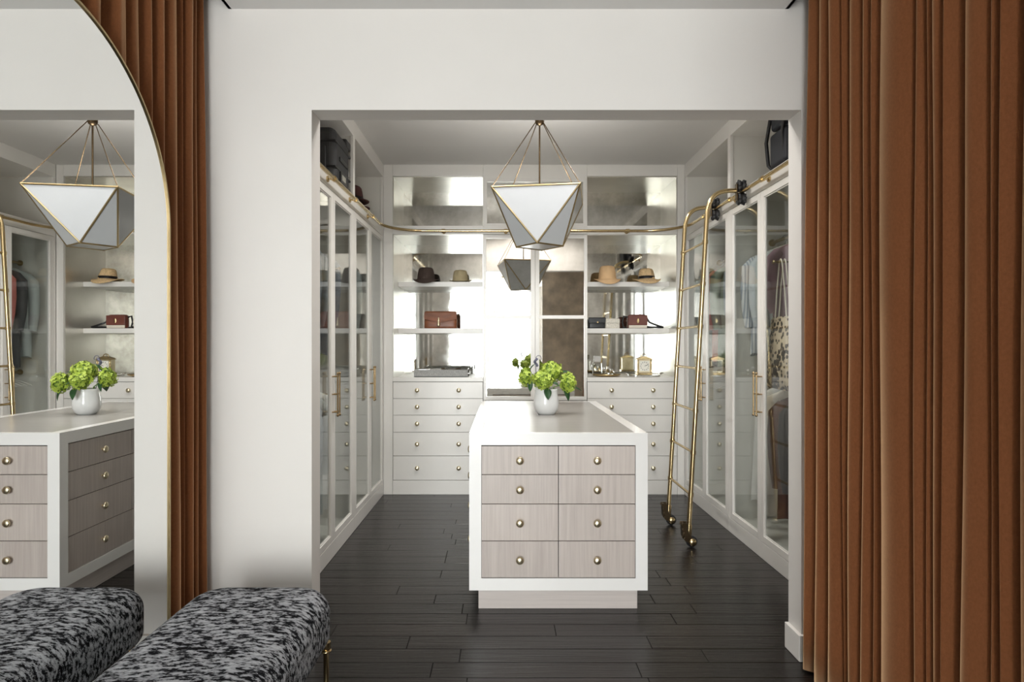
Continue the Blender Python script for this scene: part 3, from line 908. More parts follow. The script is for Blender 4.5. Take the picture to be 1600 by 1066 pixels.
def leaf(c, d, up_, L, W, parent):
    d = d.normalized(); sd = d.cross(up_).normalized(); up_ = sd.cross(d)
    pts = []; nL = 6
    mb = MB()
    rows = []
    for k in range(nL + 1):
        s_ = k / nL
        ww = W * (math.sin(PI * min(1, s_ ** 0.8 * 0.97 + 0.03)) ** 0.8)
        p = c + d * L * s_ - up_ * L * 0.35 * s_ * s_
        rows.append([p - sd * ww + up_ * ww * 0.25, p - sd * ww * 0.5 + up_ * ww * 0.06, p, p + sd * ww * 0.5 + up_ * ww * 0.06, p + sd * ww + up_ * ww * 0.25])
    mb.loft(rows, cap=False, closed=False)
    o = mb.build('leaf', 'leaf_green', parent)
    md = o.modifiers.new('thick', 'SOLIDIFY'); md.thickness = 0.001

def hydrangea(c, r_, seed, label, sq=(1, 1, 1), leaves=()):
    r = random.Random(seed)
    c = Vector(c)
    base = VC + Vector(((c.x - VC.x) * 0.25, (c.y - VC.y) * 0.25, 0.0205))
    t = thing('hydrangea', base, label, 'flower', 'green hydrangeas in the white vase')
    mid = VC + Vector(((c.x - VC.x) * 0.35, (c.y - VC.y) * 0.35, 0.178))
    MB().tube([base, mid, mid.lerp(c, 0.5), c], 0.004, 8).build('stem', 'stem_green', t)
    mb = MB()
    nF = int(140 * (r_ / 0.08) ** 2)
    for k in range(nF):
        z = 1 - 2 * (k + 0.5) / nF
        a = k * 2.399963 + r.uniform(-0.15, 0.15)
        n_ = Vector((math.sqrt(1 - z * z) * math.cos(a), math.sqrt(1 - z * z) * math.sin(a), z))
        lump = 0.90 + 0.10 * math.sin(5 * a + seed) * math.sin(4 * z + seed) + r.uniform(-0.05, 0.03)
        p = c + Vector((n_.x * sq[0], n_.y * sq[1], n_.z * sq[2])) * r_ * lump
        nj = (n_ + Vector((r.uniform(-.55, .55), r.uniform(-.55, .55), r.uniform(-.55, .55)))).normalized()
        floret(mb, p, nj, r.uniform(0.013, 0.018), r)
    # dense heart so that no gap shows through
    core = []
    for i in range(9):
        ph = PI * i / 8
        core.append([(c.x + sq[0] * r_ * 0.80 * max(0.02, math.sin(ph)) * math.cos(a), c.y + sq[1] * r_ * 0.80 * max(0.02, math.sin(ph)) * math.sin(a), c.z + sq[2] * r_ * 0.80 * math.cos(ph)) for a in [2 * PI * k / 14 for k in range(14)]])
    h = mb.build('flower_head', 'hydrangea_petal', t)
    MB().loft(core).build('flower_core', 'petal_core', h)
    for (lc, ld, L, W) in leaves:
        leaf(Vector(lc), Vector(ld), Vector((0, -0.3, 1)), L, W, t)
    return t
hx, hy, hz = VC.x, VC.y, VC.z
hydrangea((hx + 0.036, hy + 0.030, hz + 0.274), 0.080, 3, 'largest lime-green hydrangea head, top and middle of the vase', (1.05, 1, 0.92),
          [((hx + 0.105, hy + 0.030, hz + 0.268), (1, 0.1, 0.4), 0.06, 0.020)])
hydrangea((hx - 0.025, hy - 0.097, hz + 0.224), 0.064, 4, 'lime-green hydrangea head drooping over the vase front', (1, 1, 0.90),
          [((hx - 0.003, hy - 0.106, hz + 0.176), (0.2, -0.55, -0.9), 0.072, 0.026), ((hx + 0.034, hy - 0.097, hz + 0.210), (0.8, -0.2, -0.1), 0.045, 0.020)])
hydrangea((hx - 0.138, hy - 0.010, hz + 0.244), 0.059, 5, 'small elongated lime-green hydrangea head toward the tray side of the vase', (0.80, 0.95, 1.10),
          [((hx - 0.108, hy - 0.020, hz + 0.220), (0.1, -0.2, -0.8), 0.07, 0.018), ((hx - 0.105, hy - 0.010, hz + 0.285), (0.3, -0.3, 1), 0.055, 0.015)])
hydrangea((hx + 0.140, hy - 0.042, hz + 0.208), 0.064, 6, 'lime-green hydrangea head leaning out toward the ladder', (0.82, 0.95, 1.12),
          [((hx + 0.115, hy - 0.062, hz + 0.170), (0.4, -0.3, -0.7), 0.08, 0.022), ((hx + 0.165, hy, hz + 0.175), (0.9, -0.1, 0.0), 0.07, 0.014)])
hydrangea((hx - 0.030, hy + 0.168, hz + 0.222), 0.060, 8, 'lime-green hydrangea head at the vase rear, facing the mirror doors', (1, 1, 0.9),
          [((hx + 0.005, hy + 0.188, hz + 0.195), (0.3, 0.6, -0.4), 0.08, 0.026)])
t = thing('flower_sprig', (hx - 0.012, hy + 0.010, hz + 0.021), 'thin curling sprig with grey-violet buds above the hydrangeas', 'flower')
cv = arc((hx - 0.046, hy + 0.03, hz + 0.365), 0.018, PI, -0.5, 10, (1, 0, 0), (0, 0, 1))
MB().tube([Vector((hx - 0.012, hy + 0.010, hz + 0.021)), Vector((hx - 0.050, hy + 0.024, hz + 0.19)), Vector((hx - 0.064, hy + 0.03, hz + 0.28))] + cv, 0.0022, 6).build('stem', 'purple_bud', t)
for k in range(7):
    a = k * 0.9
    MB().lathe([(0.001, -0.010), (0.008, -0.004), (0.009, 0.002), (0.001, 0.010)], (hx - 0.064 + 0.008 * math.cos(a), hy + 0.03 + 0.008 * math.sin(a), hz + 0.318 + 0.007 * k), 10).build('bud', 'purple_bud', t)

# ------------------------------------------------------------------ hats
def hat(loc, label, felt, brim_r=0.135, crown_r=0.075, h=0.105, band=None, group='hats on the top shelves', tilt=0.0, drop=0.02, pinch=0.022, droop=0.0, rot=0.0):
    x, y, z = loc
    t = thing('hat', loc, label, 'hat', group)
    n = 40
    def wave(a, r_):
        return drop * ((r_ - crown_r) / (brim_r - crown_r)) ** 1.5 * (math.sin(a) * 0.3 + 0.75 * math.cos(2 * a) * 0.4 - 0.1) - droop * ((r_ - crown_r) / (brim_r - crown_r)) ** 1.4 * max(0, -math.sin(a)) ** 1.5
    br = []
    for r_, dz in ((crown_r * 0.98, 0.012), (crown_r * 1.25, 0.010), (brim_r * 0.85, 0.009), (brim_r, 0.012), (brim_r, 0.008), (brim_r * 0.85, 0.004), (crown_r * 1.2, 0.005), (crown_r * 0.9, 0.006)):
        br.append([(x + r_ * 1.0 * math.cos(a), y + r_ * 1.08 * math.sin(a), z + drop * 0.9 + dz + (wave(a, r_) if r_ > crown_r else 0)) for a in [2 * PI * k / n for k in range(n)]])
    MB().loft(br + [br[0]], cap=False).build('brim', felt, t)
    cr = []
    b0 = z + drop * 0.9 + 0.008
    for s_, rr_ in ((0, 1.0), (0.15, 0.985), (0.4, 0.95), (0.65, 0.90), (0.85, 0.84), (0.95, 0.74), (1.0, 0.60), (0.96, 0.42), (0.86, 0.22), (0.80, 0.004)):
        ring = []
        for k in range(n):
            a = 2 * PI * k / n
            px_ = crown_r * rr_ * math.cos(a); py_ = crown_r * rr_ * math.sin(a) * 1.12
            ca, sa = math.cos(rot), math.sin(rot)
            pin = pinch * max(0, s_ - 0.35) / 0.65 * math.exp(-((a - 1.5 * PI - 0.6) / 0.45) ** 2) + pinch * max(0, s_ - 0.35) / 0.65 * math.exp(-((a - 1.5 * PI + 0.6) / 0.45) ** 2)
            f_ = 1 - pin / crown_r
            ring.append((x + (px_ * ca - py_ * sa) * f_, y + (px_ * sa + py_ * ca) * f_, b0 + h * s_))
        cr.append(ring)
    MB().loft(cr, cap=False).build('crown', felt, t)
    if band:
        bn = []
        for dz, k_ in ((0.004, 1.012), (0.03, 1.006), (0.03, 0.99), (0.004, 0.99)):
            bn.append([(x + crown_r * k_ * math.cos(a), y + crown_r * 1.12 * k_ * math.sin(a), b0 + dz) for a in [2 * PI * k / n for k in range(n)]])
        MB().loft(bn + [bn[0]], cap=False).build('band', band, t)
    return t
SH1, SH2, CT = 1.988, 1.540, 1.081
hat((1.005, 5.90, SH1), 'plain tan felt hat on the shelf above the handbags', 'tan_felt', 0.128, 0.086, 0.130, droop=0.045)
hat((1.385, 5.90, SH1), 'straw fedora with a black band on the shelf above the handbags', 'straw', 0.135, 0.078, 0.105, 'black_ribbon', pinch=0.03, rot=0.3, droop=0.04)
hat((-0.755, 5.91, SH1), 'dark brown felt hat above the leather clutch', 'brown_felt', 0.125, 0.085, 0.115, pinch=0.01, droop=0.035)
hat((-0.43, 6.03, SH1), 'olive-beige felt hat above the leather clutch', 'beige_felt', 0.112, 0.078, 0.105)
# hats stacked in the cubby
hat((LX - 0.185, 5.15, 2.466), 'burgundy felt hat at the bottom of the cubby pile', 'burgundy_felt', 0.16, 0.078, 0.10, group='burgundy hats in the cubby', drop=0.012, pinch=0)
hat((LX - 0.185, 5.15, 2.518), 'burgundy felt hat stacked on another in the cubby', 'burgundy_felt', 0.155, 0.090, 0.115, group='burgundy hats in the cubby', drop=0.012, pinch=0)
hat((LX - 0.185, 5.15, 2.575), 'burgundy felt hat with black band topping the cubby pile', 'burgundy_felt', 0.15, 0.103, 0.13, 'black_ribbon', group='burgundy hats in the cubby', drop=0.012, pinch=0)

# ------------------------------------------------------------------ bags
def slab_bag(mb, x0, x1, y0, y1, z0, z1, r=0.02):
    # soft pouch, thicker at the base
    rings = []
    yc = (y0 + y1) / 2; hw = (y1 - y0) / 2
    for s_, k in ((0, 0.85), (0.04, 0.97), (0.15, 1.0), (0.5, 0.9), (0.85, 0.66), (0.97, 0.5), (1.0, 0.35)):
        ring = []
        xa, xb = x0 + r * (1 - k) * 0.6, x1 - r * (1 - k) * 0.6
        cx, hx_ = (xa + xb) / 2, (xb - xa) / 2
        for q in range(32):
            a = 2 * PI * q / 32
            c_, s2 = math.cos(a), math.sin(a)
            ring.append((cx + hx_ * abs(c_) ** 0.25 * (1 if c_ > 0 else -1), yc + hw * k * abs(s2) ** 0.5 * (1 if s2 > 0 else -1), z0 + (z1 - z0) * s_))
        rings.append(ring)
    return mb.loft(rings)
t = thing('clutch_bag', (-0.615, 5.95, SH2), 'brown patterned leather clutch with a gold tassel on the middle shelf', 'bag')
slab_bag(MB(), -0.775, -0.455, 5.90, 6.00, SH2, SH2 + 0.168).build('body', 'cognac_leather', t)
MB().prism([(-0.772, 5.905, SH2 + 0.155), (-0.458, 5.905, SH2 + 0.155), (-0.458, 5.895, SH2 + 0.09), (-0.615, 5.893, SH2 + 0.055), (-0.772, 5.895, SH2 + 0.09)], (0, 0.004, 0)).build('flap', 'cognac_leather', t, 0.001)
tz = MB().lathe([(0.002, 0.105), (0.008, 0.10), (0.006, 0.085), (0.011, 0.078), (0.016, 0.03), (0.015, 0.022), (0.002, 0.022)], (-0.63, 5.879, SH2), 14).build('tassel', 'brushed_brass', t)

t = thing('clutch_bag', (0.915, 5.96, SH2), 'small plain black leather clutch beside the cream woven clutch', 'bag')
slab_bag(MB(), 0.825, 1.005, 5.925, 6.00, SH2, SH2 + 0.108).build('body', 'black_leather', t)
MB().box(0.83, 1.0, 5.921, 5.926, SH2 + 0.055, SH2 + 0.1).build('flap', 'black_leather', t, 0.001)
MB().lathe([(0.008, -0.005), (0.008, 0.0)], (0.915, 5.921, SH2 + 0.06), 14, 'y').build('clasp', 'brass', t)
t = thing('clutch_bag', (1.055, 5.91, SH2), 'small cream woven clutch between the black clutch and the maroon bag', 'bag')
slab_bag(MB(), 0.985, 1.125, 5.87, 5.93, SH2, SH2 + 0.096).build('body', 'cream_weave', t)
MB().box(0.99, 1.12, 5.866, 5.872, SH2 + 0.05, SH2 + 0.09).build('flap', 'cream_weave', t, 0.002)
t = thing('shoulder_bag', (1.30, 5.93, SH2), 'maroon leather shoulder bag with a cream base and looped strap', 'bag')
rounded_slab(MB(), 1.205, 1.395, 5.89, 5.97, SH2, SH2 + 0.135, 0.035, 0.03, 6).build('body', 'maroon_leather', t)
MB().box(1.212, 1.388, 5.884, 5.892, SH2 + 0.003, SH2 + 0.03).build('base_band', 'cream_leather', t, 0.003)
MB().box(1.208, 1.392, 5.882, 5.89, SH2 + 0.032, SH2 + 0.125).build('flap', 'maroon_leather', t, 0.003)
MB().box(1.29, 1.31, 5.876, 5.882, SH2 + 0.06, SH2 + 0.085).box(1.294, 1.306, 5.874, 5.878, SH2 + 0.05, SH2 + 0.095).build('clasp', 'brass', t, 0.001)
st1 = [(1.205, 5.93, SH2 + 0.11), (1.17, 5.925, SH2 + 0.12), (1.155, 5.92, SH2 + 0.06), (1.165, 5.91, SH2 + 0.012), (1.185, 5.90, SH2 + 0.01)]
MB().tube(st1, 0.008, 8).build('strap', 'black_leather', t)
st2 = [(1.395, 5.93, SH2 + 0.10), (1.42, 5.925, SH2 + 0.06), (1.45, 5.91, SH2 + 0.045), (1.50, 5.905, SH2 + 0.026), (1.545, 5.905, SH2 + 0.012), (1.555, 5.93, SH2 + 0.012), (1.50, 5.95, SH2 + 0.012), (1.43, 5.955, SH2 + 0.012), (1.40, 5.95, SH2 + 0.02)]
MB().tube(st2, 0.010, 8).build('strap', 'black_leather', t)

# animal print tote hanging in the wardrobe
t = thing('tote_bag', (RX + 0.10, 3.86, 1.10), 'cream and brown animal print tote hanging inside the glass wardrobe', 'bag')
tb = MB(); rings = []
for s_, th, wd_ in ((0, 0.028, 0.168), (0.05, 0.05, 0.178), (0.3, 0.05, 0.17), (0.7, 0.036, 0.155), (1.0, 0.015, 0.148)):
    ring = []
    for q in range(36):
        a = 2 * PI * q / 36
        c_, s2 = math.cos(a), math.sin(a)
        ring.append((RX + 0.10 + th * 0.7 * abs(s2) ** 0.6 * (1 if s2 > 0 else -1), 3.86 + wd_ * abs(c_) ** 0.3 * (1 if c_ > 0 else -1), 1.10 + 0.45 * s_ + 0.01 * math.sin(3 * a)))
    rings.append(ring)
tb.loft(rings).build('body', 'animal_print', t)
for xx in (0.088, 0.112):
    MB().tube([(RX + xx, 3.77, 1.545), (RX + xx, 3.80, 1.75), (RX + xx, 3.830, 1.895), (RX + xx, 3.840, 1.917), (RX + xx, 3.85, 1.923), (RX + xx, 3.860, 1.917), (RX + xx, 3.870, 1.895), (RX + xx, 3.90, 1.75), (RX + xx, 3.93, 1.545)], 0.005, 8).build('handle', 'cream_leather', t)

# ------------------------------------------------------------------ counter things
t = thing('jewellery_tray', (-0.585, 5.80, CT), 'shallow grey linen jewellery tray with silver edging on the counter under the clutch', 'tray')
MB().box(-0.835, -0.335, 5.66, 5.93, CT, CT + 0.006).build('base', 'suitcase_trim', t)
for bxs in ((-0.835, -0.335, 5.66, 5.672, CT + 0.006, CT + 0.066), (-0.835, -0.335, 5.918, 5.93, CT + 0.006, CT + 0.066), (-0.835, -0.823, 5.672, 5.918, CT + 0.006, CT + 0.066), (-0.347, -0.335, 5.672, 5.918, CT + 0.006, CT + 0.066)):
    MB().box(*bxs).build('side', 'grey_linen', t, 0.001)
MB().tube([(-0.829, 5.666, CT + 0.068), (-0.341, 5.666, CT + 0.068), (-0.341, 5.924, CT + 0.068), (-0.829, 5.924, CT + 0.068), (-0.829, 5.666, CT + 0.068)], 0.004, 8).build('edging', 'silver', t)
MB().tube([(-0.335, 5.70, CT + 0.03), (-0.315, 5.70, CT + 0.03), (-0.315, 5.70, CT + 0.085), (-0.315, 5.89, CT + 0.085), (-0.315, 5.89, CT + 0.03), (-0.335, 5.89, CT + 0.03)], 0.005, 8).build('handle', 'silver', t)
for k, (xx, yy) in enumerate(((-0.70, 5.80), (-0.58, 5.76), (-0.56, 5.84), (-0.44, 5.80))):
    j = thing('bracelet', (xx, yy, CT + 0.006), ('dark bronze' if k % 2 else 'shiny silver') + ' bangle lying in the grey jewellery tray', 'bracelet', 'bangles in the jewellery tray')
    MB().tube(arc((xx, yy, CT + 0.045), 0.034, 0, 2 * PI, 24, (1, 0, 0.2), (0, 0.5, 0.8)), 0.006, 8).build('ring', 'dark_bronze' if k % 2 else 'silver', j)

t = thing('gold_tray', (0.98, 5.80, CT), 'round gold tray on the counter under the black clutch', 'tray')
MB().lathe([(0.06, 0.0), (0.10, 0.002), (0.128, 0.012), (0.136, 0.022), (0.132, 0.022), (0.12, 0.012), (0.09, 0.006), (0.002, 0.006)], (0.98, 5.80, CT), 40).build('dish', 'brass', t)
def bottle(x, y, w_, h, label, mat='bottle_glass', capm='silver', sq=True):
    t = thing('perfume_bottle', (x, y, CT + 0.008), label, 'bottle', 'perfume bottles on the gold tray')
    if sq: MB().box(x - w_, x + w_, y - w_ * 0.7, y + w_ * 0.7, CT + 0.008, CT + 0.008 + h * 0.66).build('body', mat, t, 0.006, 3)
    else: MB().lathe([(w_ * 0.7, 0), (w_, h * 0.1), (w_, h * 0.5), (w_ * 0.4, h * 0.66), (w_ * 0.4, h * 0.7)], (x, y, CT + 0.008), 20).build('body', mat, t)
    MB().box(x - w_ * 0.8, x + w_ * 0.8, y - w_ * 0.55, y + w_ * 0.55, CT + 0.008 + h * 0.69, CT + 0.008 + h).build('cap', capm, t, 0.003)
bottle(0.892, 5.80, 0.042, 0.185, 'tall square glass perfume bottle with a silver cap on the gold tray')
bottle(0.990, 5.77, 0.016, 0.085, 'small slim glass perfume bottle in the middle of the gold tray', sq=False)
bottle(1.030, 5.80, 0.018, 0.060, 'short round glass perfume bottle at the gold tray edge near the clock', sq=False)
bottle(0.960, 5.84, 0.017, 0.075, 'small square glass perfume bottle behind the slim one', sq=True)

t = thing('silver_tray', (1.33, 5.80, CT), 'oblong silver tray with curled handles under the gold clock', 'tray')
rounded_slab(MB(), 1.19, 1.48, 5.70, 5.90, CT, CT + 0.014, 0.06, 0.006, 6).build('dish', 'silver', t)
for sgn, xx in ((-1, 1.185), (1, 1.485)):
    MB().tube(arc((xx, 5.80, CT + 0.018), 0.035, -PI / 2, PI / 2, 12, (sgn, 0, 0.4), (0, 1, 0)), 0.005, 8).build('handle', 'silver', t)
t = thing('carriage_clock', (1.335, 5.80, CT + 0.014), 'small gold carriage clock with a square white dial', 'clock')
cx, cy, cz = 1.335, 5.80, CT + 0.0145
MB().box(cx - 0.072, cx + 0.072, cy - 0.05, cy + 0.05, cz, cz + 0.018).build('base', 'brass', t, 0.004)
cb = MB().box(cx - 0.06, cx + 0.06, cy - 0.036, cy + 0.04, cz + 0.018, cz + 0.145)
cb.build('case', 'brushed_brass', t, 0.002)
for sx in (-0.062, 0.062):
    MB().lathe([(0.010, 0.018), (0.007, 0.03), (0.007, 0.08), (0.010, 0.085), (0.007, 0.09), (0.007, 0.135), (0.010, 0.145)], (cx + sx, cy - 0.04, cz), 12).build('column', 'brass', t)
MB().prism([(cx - 0.075, cy - 0.05, cz + 0.145), (cx + 0.075, cy - 0.05, cz + 0.145), (cx + 0.06, cy - 0.05, cz + 0.158), (cx, cy - 0.05, cz + 0.178), (cx - 0.06, cy - 0.05, cz + 0.158)], (0, 0.09, 0)).build('pediment', 'brass', t, 0.002)
MB().tube(arc((cx, cy - 0.005, cz + 0.172), 0.026, 0, PI, 12, (1, 0, 0), (0, 0, 1)), 0.004, 8).build('handle', 'brass', t)
dial = MB().box(cx - 0.047, cx + 0.047, cy - 0.040, cy - 0.036, cz + 0.034, cz + 0.132).build('dial', 'clock_face', t)
zc = cz + 0.083
MB().box(cx - 0.0012, cx + 0.0012, cy - 0.042, cy - 0.041, zc, zc + 0.001).prism([(cx, cy - 0.042, zc - 0.0018), (cx + 0.036, cy - 0.042, zc + 0.014), (cx + 0.035, cy - 0.042, zc + 0.018), (cx, cy - 0.042, zc + 0.0018)], (0, 0.001, 0)).prism([(cx - 0.0015, cy - 0.042, zc), (cx + 0.02, cy - 0.042, zc + 0.004), (cx + 0.02, cy - 0.042, zc + 0.007), (cx, cy - 0.042, zc + 0.002)], (0, 0.001, 0)).build('hand', 'black_ink', dial)
mk = MB()
for k in range(12):
    a = 2 * PI * k / 12
    px_, pz = cx + 0.037 * math.sin(a), zc + 0.037 * math.cos(a)
    mk.box(px_ - 0.0022, px_ + 0.0022, cy - 0.0415, cy - 0.040, pz - 0.005, pz + 0.005)
mk.build('hour_mark', 'black_ink', dial)

# ------------------------------------------------------------------ luggage
def rbox(x0, x1, y0, y1, z0, z1): return MB().box(x0, x1, y0, y1, z0, z1)
t = thing('suitcase', (LX - 0.27, 4.26, 2.466), 'dark charcoal fabric suitcase lying in the top cubby', 'suitcase')
sx0, sx1, sy0, sy1, sz0, sz1 = LX - 0.52, LX - 0.018, 4.06, 4.455, 2.468, 2.85
rbox(sx0, sx1, sy0, sy1, sz0, sz1).build('body', 'suitcase_shell', t, 0.055, 6)
for zz in (sz0 + 0.10, sz1 - 0.11):
    rbox(sx0 - 0.004, sx1 + 0.004, sy0 - 0.004, sy1 + 0.004, zz, zz + 0.014).build('piping', 'suitcase_trim', t, 0.004)
rbox(sx0 + 0.06, sx1 - 0.06, sy0 - 0.014, sy0 + 0.004, sz0 + 0.03, sz1 - 0.14).build('pocket', 'suitcase_shell', t, 0.010, 3)
rbox(sx1 - 0.002, sx1 + 0.008, 4.16, 4.38, sz0 + 0.17, sz0 + 0.20).build('handle', 'suitcase_trim', t, 0.004)
tg = rbox(sx1 - 0.002, sx1 + 0.010, 4.17, 4.32, sz0 + 0.03, sz0 + 0.105).build('tag_holder', 'suitcase_trim', t, 0.003)
rbox(sx1 + 0.004, sx1 + 0.0115, 4.20, 4.29, sz0 + 0.048, sz0 + 0.088).build('badge', 'silver', tg, 0.002)
rbox(sx1 - 0.002, sx1 + 0.008, 4.385, 4.40, sz0 + 0.12, sz0 + 0.165).build('zip_pull', 'silver', t, 0.002)
rbox(sx0 + 0.05, sx1 + 0.004, sy1 - 0.12, sy1 + 0.006, sz0 - 0.0, sz0 + 0.05).build('corner_guard', 'suitcase_trim', t, 0.012, 3)
rbox(sx0 + 0.05, sx1 + 0.004, sy1 - 0.12, sy1 + 0.006, sz1 - 0.06, sz1 + 0.003).build('corner_guard', 'suitcase_trim', t, 0.012, 3)

t = thing('backpack', (RX + 0.26, 3.72, 2.466), 'black nylon backpack standing in the top cubby above the tote wardrobe', 'backpack')
rbox(RX + 0.05, RX + 0.42, 3.56, 3.86, 2.468, 2.88).build('body', 'navy_nylon', t, 0.07, 6)
rbox(RX + 0.008, RX + 0.07, 3.62, 3.84, 2.48, 2.70).build('front_pocket', 'navy_nylon', t, 0.028, 5)
rbox(RX + 0.02, RX + 0.07, 3.60, 3.85, 2.72, 2.84).build('upper_pocket', 'navy_nylon', t, 0.022, 4)
for yy in (3.60, 3.82):
    MB().tube([(RX + 0.06, yy, 2.88), (RX + 0.02, yy + 0.03, 2.80), (RX + 0.004, yy + 0.05, 2.66), (RX + 0.02, yy + 0.055, 2.52), (RX + 0.05, yy + 0.03, 2.475)], 0.012, 8).build('strap', 'black_leather', t)
MB().tube(arc((RX + 0.16, 3.71, 2.872), 0.03, 0, PI, 10, (0, 1, 0), (0, 0, 1)), 0.007, 8).build('handle', 'black_leather', t)

# ------------------------------------------------------------------ hanging clothes
def hanger_mesh(mb, x, y, zr, w_):
    mb.tube(arc((x, y, zr + 0.002), 0.017, -0.3 * PI, PI, 10, (1, 0, 0), (0, 0, 1))[::-1] + [Vector((x, y, zr - 0.035)), Vector((x, y, zr - 0.06))], 0.002, 6)
    mb.tube([(x - w_, y, zr - 0.115), (x - w_ * 0.5, y, zr - 0.08), (x, y, zr - 0.058), (x + w_ * 0.5, y, zr - 0.08), (x + w_, y, zr - 0.115)], 0.006, 8)
    return mb
def garment(name, x, y, zr, L, mat, label, cat, sleeves=True, w_=0.18, th=0.032, seed=0, flare=1.1, sl=0.56, group=None):
    r = random.Random(seed * 13 + 5)
    t = thing(name, (x, y, zr - 0.07 - L), label, cat, group)
    hm = hanger_mesh(MB(), x, y, zr, w_ * 0.92)
    hm.build('hanger', 'hanger_dark' if seed % 2 else 'hanger_wood', t)
    rings = []
    ph = r.uniform(0, 6); n = 36
    zt = zr - 0.062
    levels = [(0, 0.055, 0.4), (0.02, 0.10, 0.55), (0.05, 0.175, 0.75), (0.075, w_, 0.9)] + [(0.075 + (L - 0.075) * k / 10, w_ * (1 + (flare - 1) * k / 10), 1 + 0.25 * math.sin(PI * k / 10)) for k in range(1, 11)]
    for d, hw, tk in levels:
        f_ = min(1, d / 0.3)
        ring = []
        for k in range(n):
            a = 2 * PI * k / n
            c_, s_ = math.cos(a), math.sin(a)
            fold = 1 + f_ * (0.22 * math.sin(6 * a + ph + d * 1.5) + 0.12 * math.sin(11 * a - ph))
            ring.append((x + hw * (0.98 + 0.02 * math.sin(4 * d + ph)) * abs(c_) ** 0.7 * (1 if c_ > 0 else -1), y + th * tk * fold * abs(s_) ** 0.8 * (1 if s_ > 0 else -1), zt - d + (0.012 * math.sin(3 * a + ph) if d > L * 0.95 else 0)))
        rings.append(ring)
    MB().loft(rings).build('body', mat, t)
    if sleeves:
        for sgn in (-1, 1):
            dy = r.uniform(-0.02, 0.02)
            pts = [(x + sgn * (w_ - 0.02), y, zt - 0.075), (x + sgn * (w_ + 0.025), y + dy * 0.3, zt - 0.13), (x + sgn * (w_ + 0.035), y + dy * 0.6, zt - 0.28), (x + sgn * (w_ + 0.03), y + dy, zt - 0.42), (x + sgn * (w_ + 0.01), y + dy * 1.2, zt - sl)]
            MB().tube(pts, [0.035, 0.046, 0.043, 0.040, 0.034], 14).build('sleeve', mat, t)
    return t
gx = RX + 0.31; lx = LX - 0.31
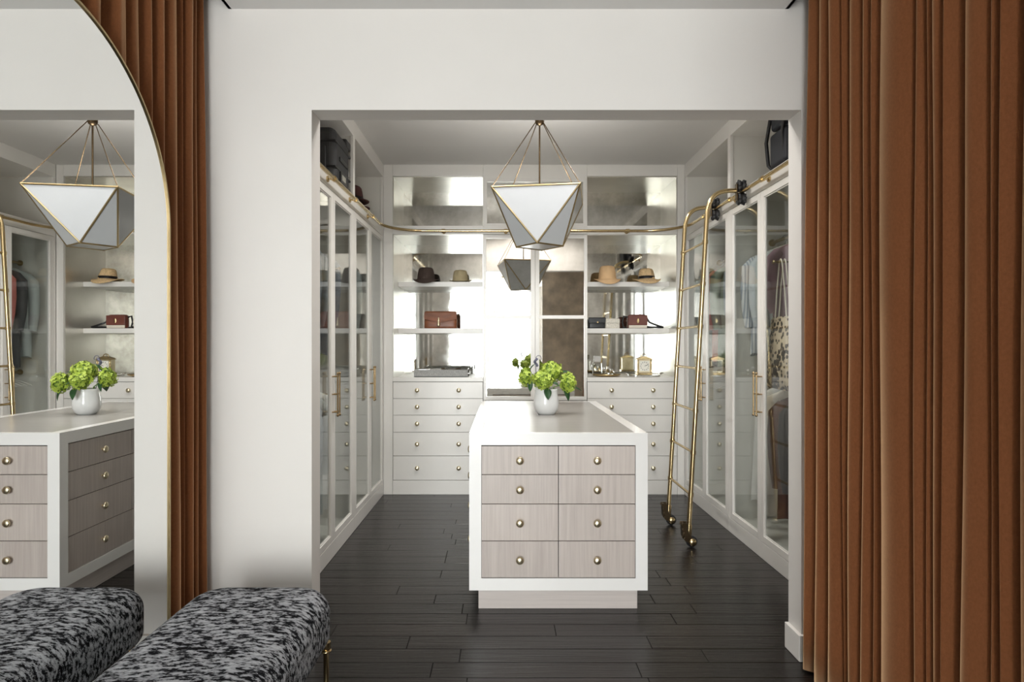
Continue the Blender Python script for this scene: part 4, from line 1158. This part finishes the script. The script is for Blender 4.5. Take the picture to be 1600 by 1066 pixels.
G = [
 # ladder-side wardrobe with the tote, upper rod then lower rod
 ('blouse', gx, 3.47, 2.13, 0.72, 'cloth_cream', 'cream blouse hanging beside the slate jacket, near the opening', 'blouse', dict(seed=1)),
 ('jacket', gx, 3.61, 2.13, 0.74, 'cloth_slate', 'slate blue jacket between the cream blouse and the print tote', 'jacket', dict(seed=3)),
 ('cardigan', gx, 4.02, 2.13, 0.50, 'cloth_mauve', 'mauve cropped cardigan hanging above the print tote', 'cardigan', dict(seed=2, sl=0.47)),
 ('shirt', gx, 4.15, 2.13, 0.70, 'cloth_light_grey', 'light grey shirt next to the mauve cardigan', 'shirt', dict(seed=4)),
 ('shirt', gx, 4.27, 2.13, 0.72, 'cloth_pale_blue', 'pale blue shirt between the grey and striped shirts', 'shirt', dict(seed=5)),
 ('shirt', gx, 4.40, 2.13, 0.76, 'cloth_stripe', 'blue and white striped shirt in the tote wardrobe', 'shirt', dict(seed=6)),
 ('coat', gx, 3.64, 1.13, 0.84, 'cloth_charcoal', 'charcoal coat on the lower rod beside the black coat', 'coat', dict(seed=8, sl=0.62)),
 ('coat', gx, 3.80, 1.13, 0.86, 'cloth_black', 'black coat on the lower rod under the print tote', 'coat', dict(seed=7, sl=0.62)),
 ('coat', gx, 3.96, 1.13, 0.82, 'cloth_rust', 'rust brown coat on the lower rod between black coat and cream dress', 'coat', dict(seed=9, sl=0.62, th=0.045)),
 ('dress', gx, 4.20, 1.13, 0.86, 'cloth_cream', 'long cream dress on the lower rod', 'dress', dict(seed=10, sleeves=False, w_=0.17, flare=1.3)),
 ('dress', gx, 4.36, 1.13, 0.80, 'cloth_white', 'long white dress on the lower rod beside the cream dress', 'dress', dict(seed=11, sleeves=False, w_=0.17, flare=1.25)),
 # behind the ladder
 ('shirt', gx, 4.62, 2.13, 0.72, 'cloth_white', 'white shirt at the pilaster end behind the ladder', 'shirt', dict(seed=12)),
 ('shirt', gx, 4.76, 2.13, 0.72, 'cloth_washed_denim', 'washed denim shirt hanging behind the ladder', 'shirt', dict(seed=13)),
 ('jacket', gx, 5.075, 2.13, 0.86, 'cloth_sage', 'sage green jacket next to the coral jacket', 'jacket', dict(seed=14, th=0.034)),
 ('jacket', gx, 5.205, 2.13, 0.82, 'cloth_coral', 'coral pink jacket between the sage and charcoal jackets', 'jacket', dict(seed=15, th=0.038)),
 ('jacket', gx, 5.33, 2.13, 0.88, 'cloth_charcoal', 'charcoal jacket between the coral and light grey ones', 'jacket', dict(seed=16, th=0.042)),
 ('jacket', gx, 5.455, 2.13, 0.80, 'cloth_light_grey', 'light grey jacket last on the rod by the hat shelves', 'jacket', dict(seed=17, th=0.042)),
 # opposite side
 ('jacket', lx, 3.70, 2.13, 0.80, 'cloth_charcoal', 'charcoal jacket in the suitcase wardrobe near the opening', 'jacket', dict(seed=18)),
 ('jacket', lx, 3.88, 2.13, 0.78, 'cloth_denim', 'dark denim jacket in the suitcase wardrobe', 'jacket', dict(seed=19)),
 ('shirt', lx, 4.05, 2.13, 0.74, 'cloth_washed_denim', 'washed denim shirt in the suitcase wardrobe', 'shirt', dict(seed=20)),
 ('jacket', lx, 4.34, 2.13, 0.76, 'cloth_slate', 'slate jacket in the suitcase wardrobe by the valet rod', 'jacket', dict(seed=21)),
 ('shirt', lx, 4.98, 2.13, 0.72, 'cloth_light_grey', 'light grey shirt in the wardrobe with the burgundy hats', 'shirt', dict(seed=22)),
 ('shirt', lx, 5.16, 2.13, 0.74, 'cloth_white', 'white shirt in the wardrobe with the burgundy hats', 'shirt', dict(seed=23)),
 ('coat', lx, 3.92, 1.13, 0.80, 'cloth_washed_denim', 'washed denim coat on the lower rod under the denim jacket', 'coat', dict(seed=24)),
 ('coat', lx, 4.10, 1.13, 0.82, 'cloth_light_grey', 'light grey coat on the lower rod under the suitcase cubby', 'coat', dict(seed=25)),
 ('dress', lx, 4.32, 1.13, 0.84, 'cloth_white', 'white dress on the lower rod under the suitcase cubby', 'dress', dict(seed=26, sleeves=False, w_=0.17, flare=1.3)),
]
for nm_, x, y, zr, L, mt, lb, ct, kw in G:
    garment(nm_, x, y, zr, L, mt, lb, ct, **kw)
for k in range(7):
    yy = 5.12 + 0.058 * k
    hm = hanger_mesh(MB(), gx, yy, 1.13, 0.19)
    hm.tube([(gx - 0.19, yy, 1.13 - 0.117), (gx + 0.19, yy, 1.13 - 0.117)], 0.004, 8)
    tag(hm.build('clothes_hanger', 'hanger_wood'), 'empty pale clothes hanger on the lower rod below the coral jacket', 'hanger', 'empty hangers on the lower rod')
